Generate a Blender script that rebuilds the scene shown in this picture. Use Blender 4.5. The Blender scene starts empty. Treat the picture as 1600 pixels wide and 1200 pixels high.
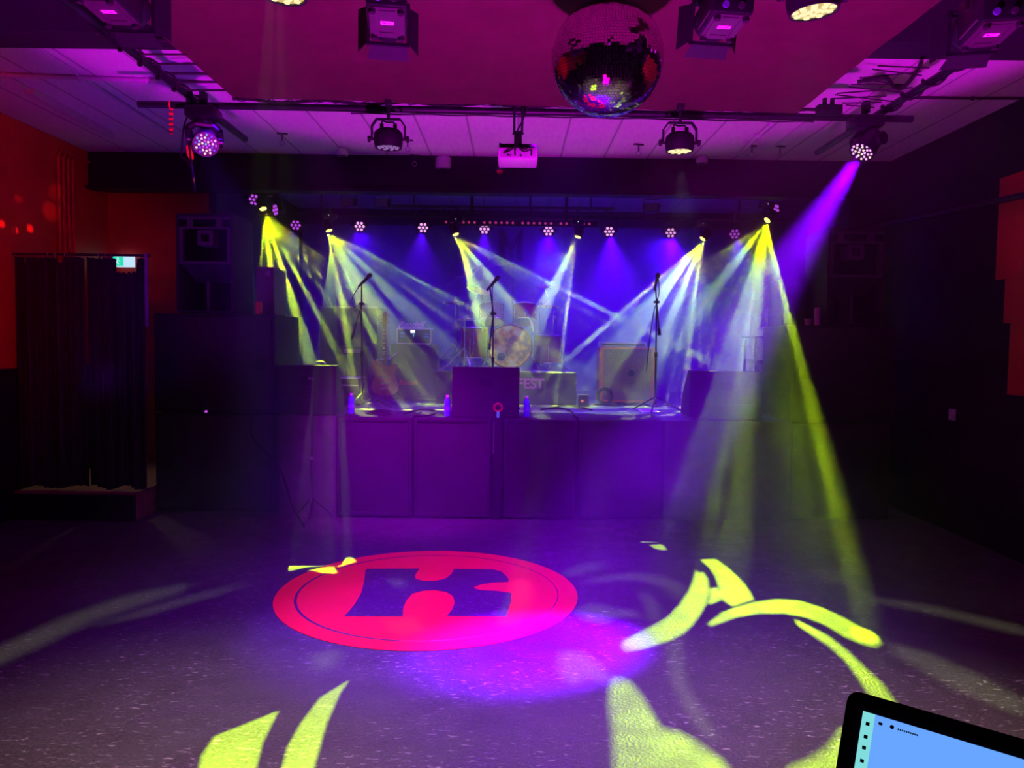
import bpy, bmesh, math, random
from mathutils import Vector, Matrix, Euler
from math import pi, sin, cos, tan, atan2, sqrt, radians

SC = bpy.context.scene
COL = SC.collection
V = Vector

# ------------------------------------------------------------------ camera
FPX = 1200.0                       # focal length in pixels of the 1600x1200 frame
CAMZ = 1.65
PITCH, ROLL = radians(3.1), radians(0.72)
CROT = Matrix.Rotation(pi / 2 - PITCH, 3, 'X') @ Matrix.Rotation(ROLL, 3, 'Z')
cam_data = bpy.data.cameras.new('camera')
cam_data.sensor_fit = 'HORIZONTAL'
cam_data.sensor_width = 36.0
cam_data.lens = 36.0 * FPX / 1600.0
cam_data.clip_start = 0.02
cam_data.clip_end = 100
cam = bpy.data.objects.new('camera', cam_data)
COL.objects.link(cam)
cam.matrix_world = Matrix.Translation((0, 0, CAMZ)) @ CROT.to_4x4()
SC.camera = cam


def ray(px, py):
    return CROT @ V(((px - 800) / FPX, (600 - py) / FPX, -1.0))


def P(px, py, Y):                  # the point of the plane y = Y seen at a pixel
    d = ray(px, py)
    return V((0, 0, CAMZ)) + d * (Y / d.y)


def PZ(px, py, Z=0.0):             # the point of the level z = Z
    d = ray(px, py)
    return V((0, 0, CAMZ)) + d * ((Z - CAMZ) / d.z)


def PX(px, py, X):                 # the point of the plane x = X
    d = ray(px, py)
    return V((0, 0, CAMZ)) + d * (X / d.x)


# ------------------------------------------------------------------ view, world
SC.view_settings.view_transform = 'Standard'
SC.view_settings.look = 'None'
SC.view_settings.gamma = 1.0
SC.view_settings.use_curve_mapping = False
SC.view_settings.exposure = 0.0
world = bpy.data.worlds.new('World')
SC.world = world
world.use_nodes = True
world.node_tree.nodes['Background'].inputs[0].default_value = (0, 0, 0, 1)
world.node_tree.nodes['Background'].inputs[1].default_value = 0
SC.cycles.volume_bounces = 0
SC.cycles.max_bounces = 6
SC.cycles.use_denoising = True
SC.cycles.use_adaptive_sampling = False
SC.cycles.sample_clamp_indirect = 4.0


# ------------------------------------------------------------------ lights
def spot(name, loc, target, color, power, angle, blend=0.3, radius=0.03, rays=None, fill=0.0):
    ld = bpy.data.lights.new(name, 'SPOT')
    ld.energy = power
    ld.color = color
    ld.spot_size = radians(angle)
    ld.spot_blend = blend
    ld.shadow_soft_size = radius
    o = bpy.data.objects.new(name, ld)
    COL.objects.link(o)
    loc, target = V(loc), V(target)
    q = (target - loc).to_track_quat('-Z', 'Y')
    o.matrix_world = Matrix.Translation(loc) @ q.to_matrix().to_4x4()
    if rays:
        inv = q.to_matrix().transposed()
        ld.use_nodes = True
        nt = ld.node_tree
        em = nt.nodes['Emission']
        tc = nt.nodes.new('ShaderNodeTexCoord')
        acc = None
        for (tgt, wid, amp) in rays:
            d = (inv @ (V(tgt) - loc)).normalized()
            dt = nt.nodes.new('ShaderNodeVectorMath'); dt.operation = 'DOT_PRODUCT'
            nt.links.new(tc.outputs['Normal'], dt.inputs[0])
            dt.inputs[1].default_value = d
            mr = nt.nodes.new('ShaderNodeMapRange'); mr.interpolation_type = 'SMOOTHSTEP'
            mr.inputs['From Min'].default_value = cos(wid)
            mr.inputs['From Max'].default_value = cos(wid * 0.35)
            mr.inputs['To Max'].default_value = amp
            nt.links.new(dt.outputs['Value'], mr.inputs['Value'])
            if acc is None:
                ad = nt.nodes.new('ShaderNodeMath'); ad.operation = 'ADD'
                ad.inputs[1].default_value = fill
                nt.links.new(mr.outputs[0], ad.inputs[0])
            else:
                ad = nt.nodes.new('ShaderNodeMath'); ad.operation = 'ADD'
                nt.links.new(mr.outputs[0], ad.inputs[0])
                nt.links.new(acc, ad.inputs[1])
            acc = ad.outputs[0]
        nt.links.new(acc, em.inputs['Strength'])
    return o


VIOLET = (0.085, 0.0, 1.0)
BEAMY = (0.60, 1.0, 0.0)


def gobo_spot(name, loc, polys, color, power, blur, parent_things, dist=0.03, level=0.002):
    """A lamp shining through a metal gobo plate whose holes are the given floor outlines (pixels)."""
    loc = V(loc)
    pts = [[PZ(x, y, level) for x, y in pl] for pl in polys]
    allp = [(p - loc).normalized() for pl in pts for p in pl]
    axis = sum(allp, V()).normalized()
    q = axis.to_track_quat('-Z', 'Y')
    inv = q.to_matrix().transposed()
    far = max(axis.angle(a) for a in allp)
    ang = far + radians(2)
    ld = bpy.data.lights.new(name, 'SPOT')
    ld.energy, ld.color, ld.spot_size, ld.spot_blend = power, color, 2 * ang, 0.05
    ld.shadow_soft_size = blur
    o = bpy.data.objects.new(name, ld)
    COL.objects.link(o)
    o.matrix_world = Matrix.Translation(loc) @ q.to_matrix().to_4x4()
    parent_things.append((loc, q, inv, pts, ang, dist))
    return o


GOBOS = []
# washes on the stage pipe
WASH = [(462, 352), (562, 354), (661, 356), (757, 358), (857, 361), (952, 362), (1048, 364), (1148, 366)]
WASH_P = [P(x, y, 9.6) for x, y in WASH]
for k, p in enumerate(WASH_P):
    spot('wash_light', p + V((0, -0.14, -.07)), p + V((0, -0.8, -2.0)), VIOLET, (45, 85, 210, 180, 350, 480, 420, 140)[k], 72, 0.9)
    if k in (1, 4, 6):
        spot('backdrop_fill', p + V((0, 0.16, -.07)), p + V((0, 1.5, -1.1)), (0.05, 0, 1.0), (150, 330, 420)[(1, 4, 6).index(k)], 130, 1.0)  # added backward spot with no lamp face; brightens the backdrop
# fans of beams: fixture pixel, depth, [(pixel end, depth, width in degrees, strength)]
FANS = [
    ((411, 326), 8.45, 52000, [(404, 440, 8.25, 2.4, .5), (424, 440, 8.25, 3.0, 1.2), (447, 440, 8.25, 3.0, 1.2), (470, 440, 8.25, 2.4, .35), (436, 440, 8.25, 1.0, .3),
                              (492, 440, 8.25, 1.6, .35), (520, 452, 8.25, 1.6, .30), (545, 462, 8.25, 1.0, .15), (565, 466, 8.25, 1.4, .16), (600, 480, 8.25, 1.3, .10), (450, 560, 8.25, 1.2, .16)]),
    ((514, 360), 9.0, 42000, [(546, 545, 8.8, 1.7, .55), (558, 545, 8.8, 1.0, .22), (570, 545, 8.8, 1.0, .24), (583, 545, 8.8, .8, .12), (596, 560, 8.8, 1.3, .38), (610, 545, 8.8, .8, .18), (622, 545, 8.8, 1.0, .22), (636, 545, 8.8, .9, .16), (650, 545, 8.8, 1.0, .20),
                             (664, 530, 8.8, .9, .16), (676, 512, 8.8, 1.0, .22), (690, 490, 8.8, 1.1, .34), (702, 478, 8.8, 1.0, .16), (714, 470, 8.8, 1.7, .24), (600, 500, 8.8, 7, .07), (655, 500, 8.8, 5, .07)]),
    ((712, 366), 9.0, 42000, [(742, 500, 8.8, 1.3, .40), (750, 500, 8.8, .9, .25), (759, 520, 8.8, 1.1, .30), (768, 510, 8.8, .9, .2), (778, 520, 8.8, 1.2, .28), (795, 520, 8.8, .9, .16), (812, 520, 8.8, .8, .12), (836, 520, 8.8, .9, .14), (860, 542, 8.8, 1.1, .42),
                             (960, 492, 8.8, 1.6, .38), (940, 500, 8.8, 1.0, .18), (905, 500, 8.8, .9, .1), (735, 440, 8.8, 4, .3), (800, 480, 8.8, 6, .08)]),
    ((903, 370), 9.0, 42000, [(879, 540, 8.8, 1.6, .55), (866, 540, 8.8, 1.0, .22), (852, 545, 8.8, 1.0, .22), (840, 540, 8.8, 1.0, .26), (826, 540, 8.8, .9, .2), (812, 530, 8.8, 1.0, .22), (800, 515, 8.8, .9, .2), (787, 500, 8.8, 1.1, .24), (768, 470, 8.8, .9, .22),
                             (742, 450, 8.8, 1.1, .22), (840, 500, 8.8, 7, .12)]),
    ((1098, 373), 9.0, 42000, [(905, 545, 8.8, 1.7, .50), (925, 545, 8.8, 1.0, .2), (945, 545, 8.8, 1.0, .16), (965, 545, 8.8, 1.0, .12), (985, 545, 8.8, 2.5, .14), (1020, 545, 8.8, .9, .14), (1040, 545, 8.8, 1.1, .36), (1056, 560, 8.8, 1.0, .2), (1074, 570, 8.8, 2.0, .32),
                              (1120, 560, 8.8, 1.2, .36), (1108, 570, 8.8, 1.0, .18), (1094, 590, 8.8, 1.2, .22), (1000, 500, 8.8, 7, .10), (1040, 520, 8.8, 5, .10)]),
    ((1199, 344), 8.45, 17000, [(985, 490, 8.15, 1.3, .6), (1003, 500, 8.15, 1.0, .3), (1020, 510, 8.15, 1.1, .5), (1036, 520, 8.15, .9, .3), (1052, 540, 8.15, 1.2, .4), (1070, 570, 8.15, 1.0, .3), (1087, 590, 8.15, 1.4, .6), (1102, 590, 8.15, 1.0, .3), (1117, 600, 8.15, 1.2, .4),
                              (1145, 640, 8.0, 1.6, .6), (1165, 640, 8.0, 1.3, .4), (1080, 500, 8.15, 6, .12), (1140, 560, 8.15, 5, .12), (1402, 1125, None, 1.3, 2.0), (1350, 992, None, 1.2, .8)]),
]
FAN_P = []
for (px, py), Y, pw, rs in FANS:
    p = P(px, py, Y)
    FAN_P.append((p, (sum((P(r[0], r[1], r[2]) for r in rs[:6]), V()) / 6 - p).normalized()))
    tg = [P(r[0], r[1], r[2]) if r[2] else PZ(r[0], r[1]) for r in rs]
    axis = sum(((t - p).normalized() for t in tg), V()).normalized()
    far = max(axis.angle(t - p) + radians(r[3]) for t, r in zip(tg, rs))
    spot('beam_light', p + axis * .06, p + axis * 3, BEAMY, pw, 2 * math.degrees(far), 0.02, 0.015, [(t, radians(r[3] * (.72 if r[3] < 3 else 1)), r[4] * (1.8 if r[3] < 3 else .5)) for t, r in zip(tg, rs)], 0.0)


def zp(pts, x0=860, y0=840, s=2.963):
    return [(x0 + x / s, y0 + y / s) for x, y in pts]


FLOOR_BRIGHT = [zp(q) for q in [
    [(695, 100), (765, 97), (830, 145), (890, 205), (925, 255), (940, 285), (895, 298), (845, 316), (805, 290), (780, 265), (785, 240), (770, 190), (740, 140)],
    [(675, 148), (690, 165), (705, 155), (728, 190), (733, 240), (722, 300), (690, 355), (650, 410), (600, 450), (545, 475), (430, 510), (350, 525), (330, 480), (450, 420), (540, 370), (600, 310), (640, 250), (662, 200)],
    [(742, 235), (772, 228), (790, 285), (735, 308)],
    [(735, 395), (790, 350), (850, 325), (940, 298), (1040, 284), (1150, 290), (1250, 320), (1350, 365), (1440, 415), (1510, 455), (1532, 485), (1500, 505), (1440, 490), (1360, 455), (1270, 400), (1180, 365), (1080, 348), (960, 348), (860, 365), (790, 390), (740, 408)],
    [(1133, 375), (1180, 400), (1280, 450), (1370, 520), (1460, 605), (1530, 670), (1590, 750), (1640, 840), (1560, 830), (1480, 730), (1430, 650), (1370, 570), (1290, 500), (1200, 440), (1145, 400)],
    [(285, 640), (360, 660), (420, 730), (480, 830), (505, 880), (600, 905), (700, 960), (780, 1020), (840, 1090), (860, 1180), (300, 1180), (295, 1050), (290, 900), (270, 760)],
    [(1120, 1060), (1200, 1030), (1290, 970), (1350, 880), (1400, 900), (1380, 1130), (1050, 1130)],
    [(420, 22), (432, 0), (498, 0), (508, 20)],
    [(458, 32), (520, 30), (538, 58), (490, 52)],
]]
FLOOR_PALE = [zp(q) for q in [
    [(150, 205), (250, 180), (360, 165), (470, 170), (560, 195), (640, 240), (600, 300), (560, 250), (490, 210), (400, 195), (300, 193), (200, 205)],
    [(545, 490), (615, 450), (605, 510), (610, 580), (630, 680), (680, 780), (740, 870), (770, 940), (740, 930), (680, 870), (620, 770), (565, 660), (548, 560)],
    [(60, 165), (150, 125), (230, 112), (240, 135), (150, 160), (80, 178)],
    [(120, 340), (180, 305), (270, 320), (290, 335), (380, 335), (425, 365), (340, 365), (290, 365), (250, 395), (170, 385)],
    [(420, 245), (460, 275), (500, 330), (500, 380), (465, 390), (455, 330), (425, 270)],
    [(1215, 150), (1300, 160), (1400, 190), (1425, 210), (1360, 215), (1280, 190)],
    [(60, 520), (150, 530), (210, 570), (270, 640), (240, 670), (180, 640), (100, 680), (50, 640), (40, 560)],
]] + [
    [(485, 1025), (520, 1015), (537, 1018), (520, 1040), (498, 1048)],
    [(802, 907), (825, 907), (830, 935), (815, 965), (800, 978), (780, 978), (778, 962), (795, 945)],
    [(604, 905), (626, 906), (636, 920), (620, 917)],
    [(600, 968), (650, 964), (662, 985), (630, 992), (602, 985)],
    [(-40, 1028), (0, 1010), (100, 965), (200, 930), (300, 910), (280, 925), (150, 968), (60, 1010), (-40, 1055)],
    [(130, 982), (250, 945), (400, 907), (330, 930), (230, 960)],
    [(1330, 928), (1450, 945), (1600, 980), (1600, 992), (1450, 957), (1340, 935)],
    [(1390, 1003), (1450, 1020), (1540, 1060), (1600, 1095), (1600, 1120), (1500, 1080), (1400, 1025)],
]
FLOOR_LEFT = [
    [(448, 886), (452, 875), (500, 868), (515, 870), (518, 882), (480, 885), (452, 891)],
    [(522, 872), (548, 870), (556, 878), (540, 882), (530, 886)],
    [(483, 890), (520, 886), (526, 896), (505, 895)],
    [(435, 1110), (410, 1160), (400, 1200), (395, 1260), (300, 1260), (315, 1180), (335, 1150), (385, 1130)],
    [(545, 1062), (500, 1090), (470, 1130), (450, 1165), (425, 1260), (475, 1260), (490, 1200), (510, 1130), (530, 1085)],
]
F6 = FAN_P[5][0]
gobo_spot('floor_gobo_light', F6 + V((-.02, -.06, -.05)), FLOOR_BRIGHT, BEAMY, 5500, 0.00012, GOBOS)
PROJ_A, PROJ_B = V((-.75, 2.45, 3.02)), V((.35, 2.3, 3.02))
STAGE_MARKS = [[(550, 643), (556, 638), (585, 637), (566, 643), (590, 651), (566, 651)], [(620, 634), (632, 632), (646, 635), (634, 638)],
               [(652, 637), (672, 633), (698, 633), (698, 635), (672, 636)], [(638, 640), (662, 642), (706, 650), (690, 652), (655, 646)],
               [(828, 652), (846, 646), (864, 652), (850, 656), (835, 656)], [(812, 643), (850, 642), (905, 644), (905, 646), (850, 645)],
               [(905, 645), (960, 645), (998, 648), (988, 656), (968, 655), (975, 649), (940, 647)], [(1002, 652), (1012, 648), (1016, 651), (1006, 655)], [(1034, 647), (1056, 647), (1056, 650), (1034, 650)]]
gobo_spot('left_gobo_light', PROJ_A, FLOOR_LEFT[3:], BEAMY, 7500, 0.00012, GOBOS)
gobo_spot('left_gobo_light', FAN_P[1][0] + V((.05, -.06, -.05)), FLOOR_LEFT[:3], BEAMY, 4500, 0.00012, GOBOS)
gobo_spot('pale_gobo_light', PROJ_B, FLOOR_PALE, (.9, 1.0, .5), 800, 0.0004, GOBOS)
for k_, q_ in ((1, STAGE_MARKS[:4]), (2, STAGE_MARKS[4:6]), (4, STAGE_MARKS[6:])):
    gobo_spot('stage_gobo_light', FAN_P[k_][0] + V((0, -.06, -.05)), q_, (.75, 1.0, .06), 900, 0.0003, GOBOS, level=.94)
spot('stage_edge_fill', V((-.1, 6.0, 3.3)), V((-.1, 7.35, .94)), (.3, 0, 1), 420, 62, .8, .05)  # added violet fill on the stage edge; no fixture hangs here

# moving heads on the front truss
RM = P(1341, 246, 5.2)
spot('violet_mover_light', RM, PZ(842, 1010), (0.19, 0, 1), 25000, 19, 0.8, 0.04)
LM = P(316, 222, 5.2)
spot('left_mover_light', LM, PZ(655, 975), (0.16, 0, 1), 1500, 38, 1.0, 0.05)
# front-of-stage colour
spot('magenta_front_light', V((-1.3, 4.9, 3.1)), V((-1.0, 7.1, .5)), (0.6, 0, 1), 1400, 40, 0.9, 0.05)
spot('stage_front_fill', V((.2, 5.5, 3.15)), V((.1, 8.2, 1.2)), (0.42, 0, 1), 170, 44, 1.0, 0.05)  # added fill so gear and bottles catch violet; no fixture
spot('floor_violet_fill', V((.4, 4.9, 3.1)), V((.05, 4.75, 0)), (0.24, 0, 1), 1500, 92, 1.0, 0.05)  # broad violet floor fill, added without a fixture
# two warm pars over the dance floor
PAR_A, PAR_B = P(452, -6, 2.9), P(1262, 18, 2.9)
for p in (PAR_A, PAR_B):
    spot('par_warm_light', p + V((0, 0, -.06)), p + V((p.x * .22, .15, -3)), (1.0, .66, .48), 500, 62, 1.0, 0.06)
# added uplights on the ceiling and the sail, with no fixtures built
spot('ceiling_magenta_fill', V((.15, 2.3, .25)), V((.15, 2.3 + .315, .25 + 1)), (0.80, 0, .95), 1750, 89, .12, 0.1)
spot('ceiling_magenta_fill', V((2.4, 2.6, .25)), V((2.5, 2.6 + .31, .25 + 1)), (0.85, 0, .65), 130, 89, .12, 0.1)
spot('ceiling_violet_fill', V((-3.1, 5.6, 1.2)), V((-2.2, 6.9, 3.6)), (0.22, 0, 1), 70, 110, 1.0, 0.2)
spot('sail_magenta_fill', V((0.1, 1.6, .3)), V((0.2, 3.2, 3.3)), (1.0, 0, .42), 20, 110, 1.0, 0.3)
spot('header_patch_spot', P(1064, 262, 5.35), P(1066, 318, 8.19), (.6, .6, 1), 160, 5.5, .6, .02)  # added narrow spot; makes the pale patch on the header
# added weak blue fill on the drape corner, no lamp there
spot('drape_blue_fill', V((-2.0, 5.2, 3.1)), V((-3.7, 6.9, .7)), (.12, 0, 1), 70, 60, 1.0, .05)
# red corner
spot('red_wall_light', V((-2.4, 3.6, 2.6)), V((-4.5, 5.7, 2.5)), (1.0, 0, .06), 150, 72, 1.0, 0.1)
spot('red_alcove_light', V((-3.9, 8.0, 3.0)), V((-3.7, 8.6, 1.7)), (1.0, .02, .08), 1, 120, 1.0, 0.1)
spot('red_right_light', V((2.2, 3.6, 2.4)), V((3.95, 5.6, 2.2)), (1.0, 0, .12), 6, 60, 1.0, 0.1)
spot('wall_dots_light', V((.15, 3.6, 2.85)), PX(28, 350, -4.5), (1.0, .08, .03), 2600, 16, .2, .01,  # unseen spot at the mirror ball, standing in for its reflected dots
     [(PX(24, 360, -4.5), radians(.42), 1.2), (PX(47, 357, -4.5), radians(.45), 1.3), (PX(3, 350, -4.5), radians(.42), 1.2),
      (PX(28, 306, -4.5), radians(.8), .2), (PX(78, 330, -4.5), radians(1.1), .22), (PX(86, 300, -4.5), radians(1.0), .12)], 0.0)
spot('corridor_light', V((-4.0, 7.9, 1.6)), V((-3.9, 7.2, .25)), (1.0, .72, .45), 6, 110, 1.0, .05)


# ------------------------------------------------------------------ materials
def mat(name, c, rough=.5, metal=0.0, var=0.15, scale=12.0, bump=0.0, spec=.5):
    m = bpy.data.materials.new(name)
    m.use_nodes = True
    nt = m.node_tree
    b = nt.nodes['Principled BSDF']
    b.inputs['Roughness'].default_value = rough
    b.inputs['Metallic'].default_value = metal
    b.inputs['Specular IOR Level'].default_value = spec
    tc = nt.nodes.new('ShaderNodeTexCoord')
    nz = nt.nodes.new('ShaderNodeTexNoise')
    nz.inputs['Scale'].default_value = scale
    nz.inputs['Detail'].default_value = 4
    nt.links.new(tc.outputs['Object'], nz.inputs['Vector'])
    cr = nt.nodes.new('ShaderNodeValToRGB')
    cr.color_ramp.elements[0].position, cr.color_ramp.elements[1].position = .3, .7
    cr.color_ramp.elements[0].color = (*[x * (1 - var) for x in c], 1)
    cr.color_ramp.elements[1].color = (*[min(1, x * (1 + var)) for x in c], 1)
    nt.links.new(nz.outputs[0], cr.inputs[0])
    nt.links.new(cr.outputs[0], b.inputs['Base Color'])
    if bump:
        bp = nt.nodes.new('ShaderNodeBump')
        bp.inputs['Strength'].default_value = bump
        bp.inputs['Distance'].default_value = .02
        nt.links.new(nz.outputs[0], bp.inputs['Height'])
        nt.links.new(bp.outputs[0], b.inputs['Normal'])
    return m


def glow(name, c, strength):
    m = mat(name, (.02, .02, .02), .4)
    b = m.node_tree.nodes['Principled BSDF']
    b.inputs['Emission Color'].default_value = (*c, 1)
    b.inputs['Emission Strength'].default_value = strength
    m.cycles.emission_sampling = 'NONE'
    return m


M = {}
M['black'] = mat('black_paint', (.006, .006, .008), .55, bump=.1, spec=.25)
M['blackgloss'] = mat('black_gloss', (.007, .007, .009), .3, spec=.3)
M['carpet'] = mat('black_cabinet_carpet', (.010, .0095, .011), .85, scale=160, var=.4, bump=.3)
M['rubber'] = mat('rubber', (.007, .007, .007), .8, spec=.25)
M['grille'] = mat('grille_mesh', (.012, .012, .013), .6, scale=300, var=.6)
M['steel'] = mat('brushed_steel', (.35, .35, .37), .35, .9)
M['chrome'] = mat('chrome', (.75, .75, .78), .12, 1.0)
M['darksteel'] = mat('dark_tube', (.04, .04, .045), .4, .4, var=.3)
M['white'] = mat('white_plastic', (.42, .40, .42), .4, var=.05)
M['ceil'] = mat('painted_ceiling', (.55, .52, .54), .7, var=.07, scale=1.2)
M['redwall'] = mat('red_wall_paint', (.42, .012, .012), .55, var=.12, scale=3)
M['blackwall'] = mat('black_wall_paint', (.009, .008, .012), .65, var=.2, scale=3, spec=.25)
M['stage'] = mat('stage_boards', (.055, .05, .056), .5, var=.35, scale=9, bump=.1)
M['fabric'] = mat('black_drape', (.055, .05, .07), .9, var=.3, scale=40)
M['sail'] = mat('canvas_sail', (.11, .06, .038), .85, var=.12, scale=5, bump=.15)
M['backdrop'] = mat('backdrop_cloth', (.10, .09, .13), .9, var=.1, scale=3)
M['rope'] = mat('black_rope', (.015, .015, .016), .8)
M['woodfloor'] = mat('brown_boards', (.30, .19, .12), .5, var=.3, scale=14)
M['red'] = mat('red_vinyl', (.78, .006, .016), .45, var=.04, scale=5)
M['redshell'] = mat('red_drum_shell', (.26, .006, .012), .2, .2)
M['redplastic'] = mat('red_plastic', (.6, .02, .03), .35)
M['orangeclip'] = mat('red_ribbon', (.7, .03, .02), .5)
M['label'] = mat('paper_label', (.85, .8, .82), .6, var=.05)
M['ink'] = mat('label_ink', (.03, .03, .03), .6)
M['paper'] = mat('white_paper', (.8, .8, .8), .7, var=.03)
M['cymbal'] = mat('cymbal_bronze', (.75, .55, .32), .28, .9)
M['pinklitcymbal'] = mat('pink_lit_bronze', (.85, .45, .55), .35, .3)  # pink stage light put into the cymbal's colour
M['orangetrim'] = mat('orange_piping', (.75, .2, .08), .5)
M['grillecloth'] = mat('grille_cloth', (.25, .13, .16), .9, scale=120, var=.3)
M['guitarwood'] = mat('guitar_wood', (.35, .15, .08), .3)
M['fret'] = mat('fretboard', (.16, .08, .06), .45)
M['banner'] = mat('banner_cloth', (.018, .016, .022), .85)
M['pinkprint'] = mat('pink_print', (.40, .08, .30), .6)
M['water'] = mat('blue_bottle', (.10, .22, .75), .12, 0, var=.1)
M['cap'] = mat('bottle_cap', (.8, .8, .9), .4)
M['ledfade'] = glow('led_violet', (.62, .08, .95), .9)
M['ledhot'] = glow('led_pink_white', (1.0, .42, 1.0), 1.35)
M['beamlens'] = glow('beam_lens', (.95, 1.0, .12), 4.0)
M['ledpink'] = glow('led_pink', (.75, .04, .3), .55)
M['ledred'] = glow('led_red', (1.0, .05, .12), 1.2)
M['ledblue'] = glow('led_blue', (.10, .06, 1.0), 1.0)
M['ledcyan'] = glow('led_cyan', (.10, .5, 1.0), .9)
M['ledwarm'] = glow('led_warm_white', (1.0, .75, .6), 1.1)
M['paryellow'] = glow('par_yellow', (.80, .62, .10), .75)
M['parhot'] = glow('par_hot', (1.0, .95, .42), 1.0)
M['greensign'] = glow('exit_green', (.02, .75, .45), 1.0)
M['signwhite'] = glow('sign_white', (.55, .8, 1.0), 1.0)
M['screen'] = glow('screen_blue', (.14, .38, 1.0), 1.0)
M['screenmint'] = glow('screen_mint', (.22, .72, .72), 1.0)
M['screenpale'] = glow('screen_pale', (.30, .50, 1.0), 1.0)
M['displayblue'] = glow('display_blue', (.08, .35, 1.0), 1.2)
M['displaywhite'] = glow('display_white', (.75, .95, 1.0), 1.6)
M['displaygreen'] = glow('display_green', (.05, .8, .5), 1.0)
M['ampblue'] = glow('amp_blue', (.06, .08, .8), .8)

# floor: dark speckled vinyl with scuffs
fm = bpy.data.materials.new('speckled_vinyl_floor')
fm.use_nodes = True
nt = fm.node_tree
b = nt.nodes['Principled BSDF']
tc = nt.nodes.new('ShaderNodeTexCoord')


def noise(scale, detail=3, vec=None, dist=0.0):
    n = nt.nodes.new('ShaderNodeTexNoise')
    n.inputs['Scale'].default_value = scale
    n.inputs['Detail'].default_value = detail
    n.inputs['Distortion'].default_value = dist
    nt.links.new(vec or tc.outputs['Object'], n.inputs['Vector'])
    return n.outputs[0]


def remap(sock, a, b_, c=0.0, d=1.0):
    r = nt.nodes.new('ShaderNodeMapRange')
    for k, v in (('From Min', a), ('From Max', b_), ('To Min', c), ('To Max', d)):
        r.inputs[k].default_value = v
    nt.links.new(sock, r.inputs['Value'])
    return r.outputs[0]


def math_(op, a, b_):
    n = nt.nodes.new('ShaderNodeMath')
    n.operation = op
    for i, x in enumerate((a, b_)):
        if isinstance(x, (int, float)):
            n.inputs[i].default_value = x
        else:
            nt.links.new(x, n.inputs[i])
    return n.outputs[0]


mp = nt.nodes.new('ShaderNodeMapping')
mp.inputs['Rotation'].default_value = (0, 0, .5)
mp.inputs['Scale'].default_value = (22, 60, 1)
nt.links.new(tc.outputs['Object'], mp.inputs['Vector'])
flecks = remap(noise(1.0, 4, mp.outputs[0], .4), .60, .70)
big = remap(noise(1.3, 3), .40, .60, .15, 1.0)
flecks = math_('MULTIPLY', flecks, big)
grain = remap(noise(75, 4), .3, .75)
f1 = math_('MULTIPLY', grain, .04)
f2 = math_('ADD', f1, .026)
f3 = math_('MULTIPLY', flecks, .22)
f4 = math_('ADD', f2, f3)
cc = nt.nodes.new('ShaderNodeCombineColor')
nt.links.new(f4, cc.inputs[0]); nt.links.new(math_('MULTIPLY', f4, .93), cc.inputs[1]); nt.links.new(math_('MULTIPLY', f4, .96), cc.inputs[2])
nt.links.new(cc.outputs[0], b.inputs['Base Color'])
nt.links.new(remap(noise(6, 4), .3, .7, .42, .62), b.inputs['Roughness'])
bp = nt.nodes.new('ShaderNodeBump'); bp.inputs['Strength'].default_value = .25; bp.inputs['Distance'].default_value = .01
nt.links.new(grain, bp.inputs['Height']); nt.links.new(bp.outputs[0], b.inputs['Normal'])
M['floor'] = fm

# ceiling planks: seams every 0.45 m
nt = M['ceil'].node_tree
b = nt.nodes['Principled BSDF']
tc = [n for n in nt.nodes if n.type == 'TEX_COORD'][0]
sx = nt.nodes.new('ShaderNodeSeparateXYZ'); nt.links.new(tc.outputs['Object'], sx.inputs[0])
fr = math_('FRACT', math_('DIVIDE', math_('ADD', sx.outputs[0], 20.13), .453), 0)
seam = remap(math_('ABSOLUTE', math_('SUBTRACT', fr, .5), 0), .012, .03, .45, 1)
mx = nt.nodes.new('ShaderNodeMix'); mx.data_type = 'RGBA'; mx.blend_type = 'MULTIPLY'; mx.inputs[0].default_value = 1
src = b.inputs['Base Color'].links[0].from_socket
nt.links.new(src, mx.inputs[6]); nt.links.new(seam, mx.inputs[7])
nt.links.new(mx.outputs[2], b.inputs['Base Color'])

# drum head picture: mottled orange print
nt = bpy.data.materials.new('printed_drum_head')
M['drumhead'] = nt
nt.use_nodes = True
nt = nt.node_tree
b = nt.nodes['Principled BSDF']
tc = nt.nodes.new('ShaderNodeTexCoord')
cr = nt.nodes.new('ShaderNodeValToRGB')
e = cr.color_ramp.elements
e[0].position, e[0].color = .36, (.25, .06, .08, 1)
e[1].position, e[1].color = .62, (.8, .65, .4, 1)
x = e.new(.48); x.color = (.72, .3, .06, 1)
nt.links.new(noise(7, 3), cr.inputs[0]); nt.links.new(cr.outputs[0], b.inputs['Base Color'])


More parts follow.
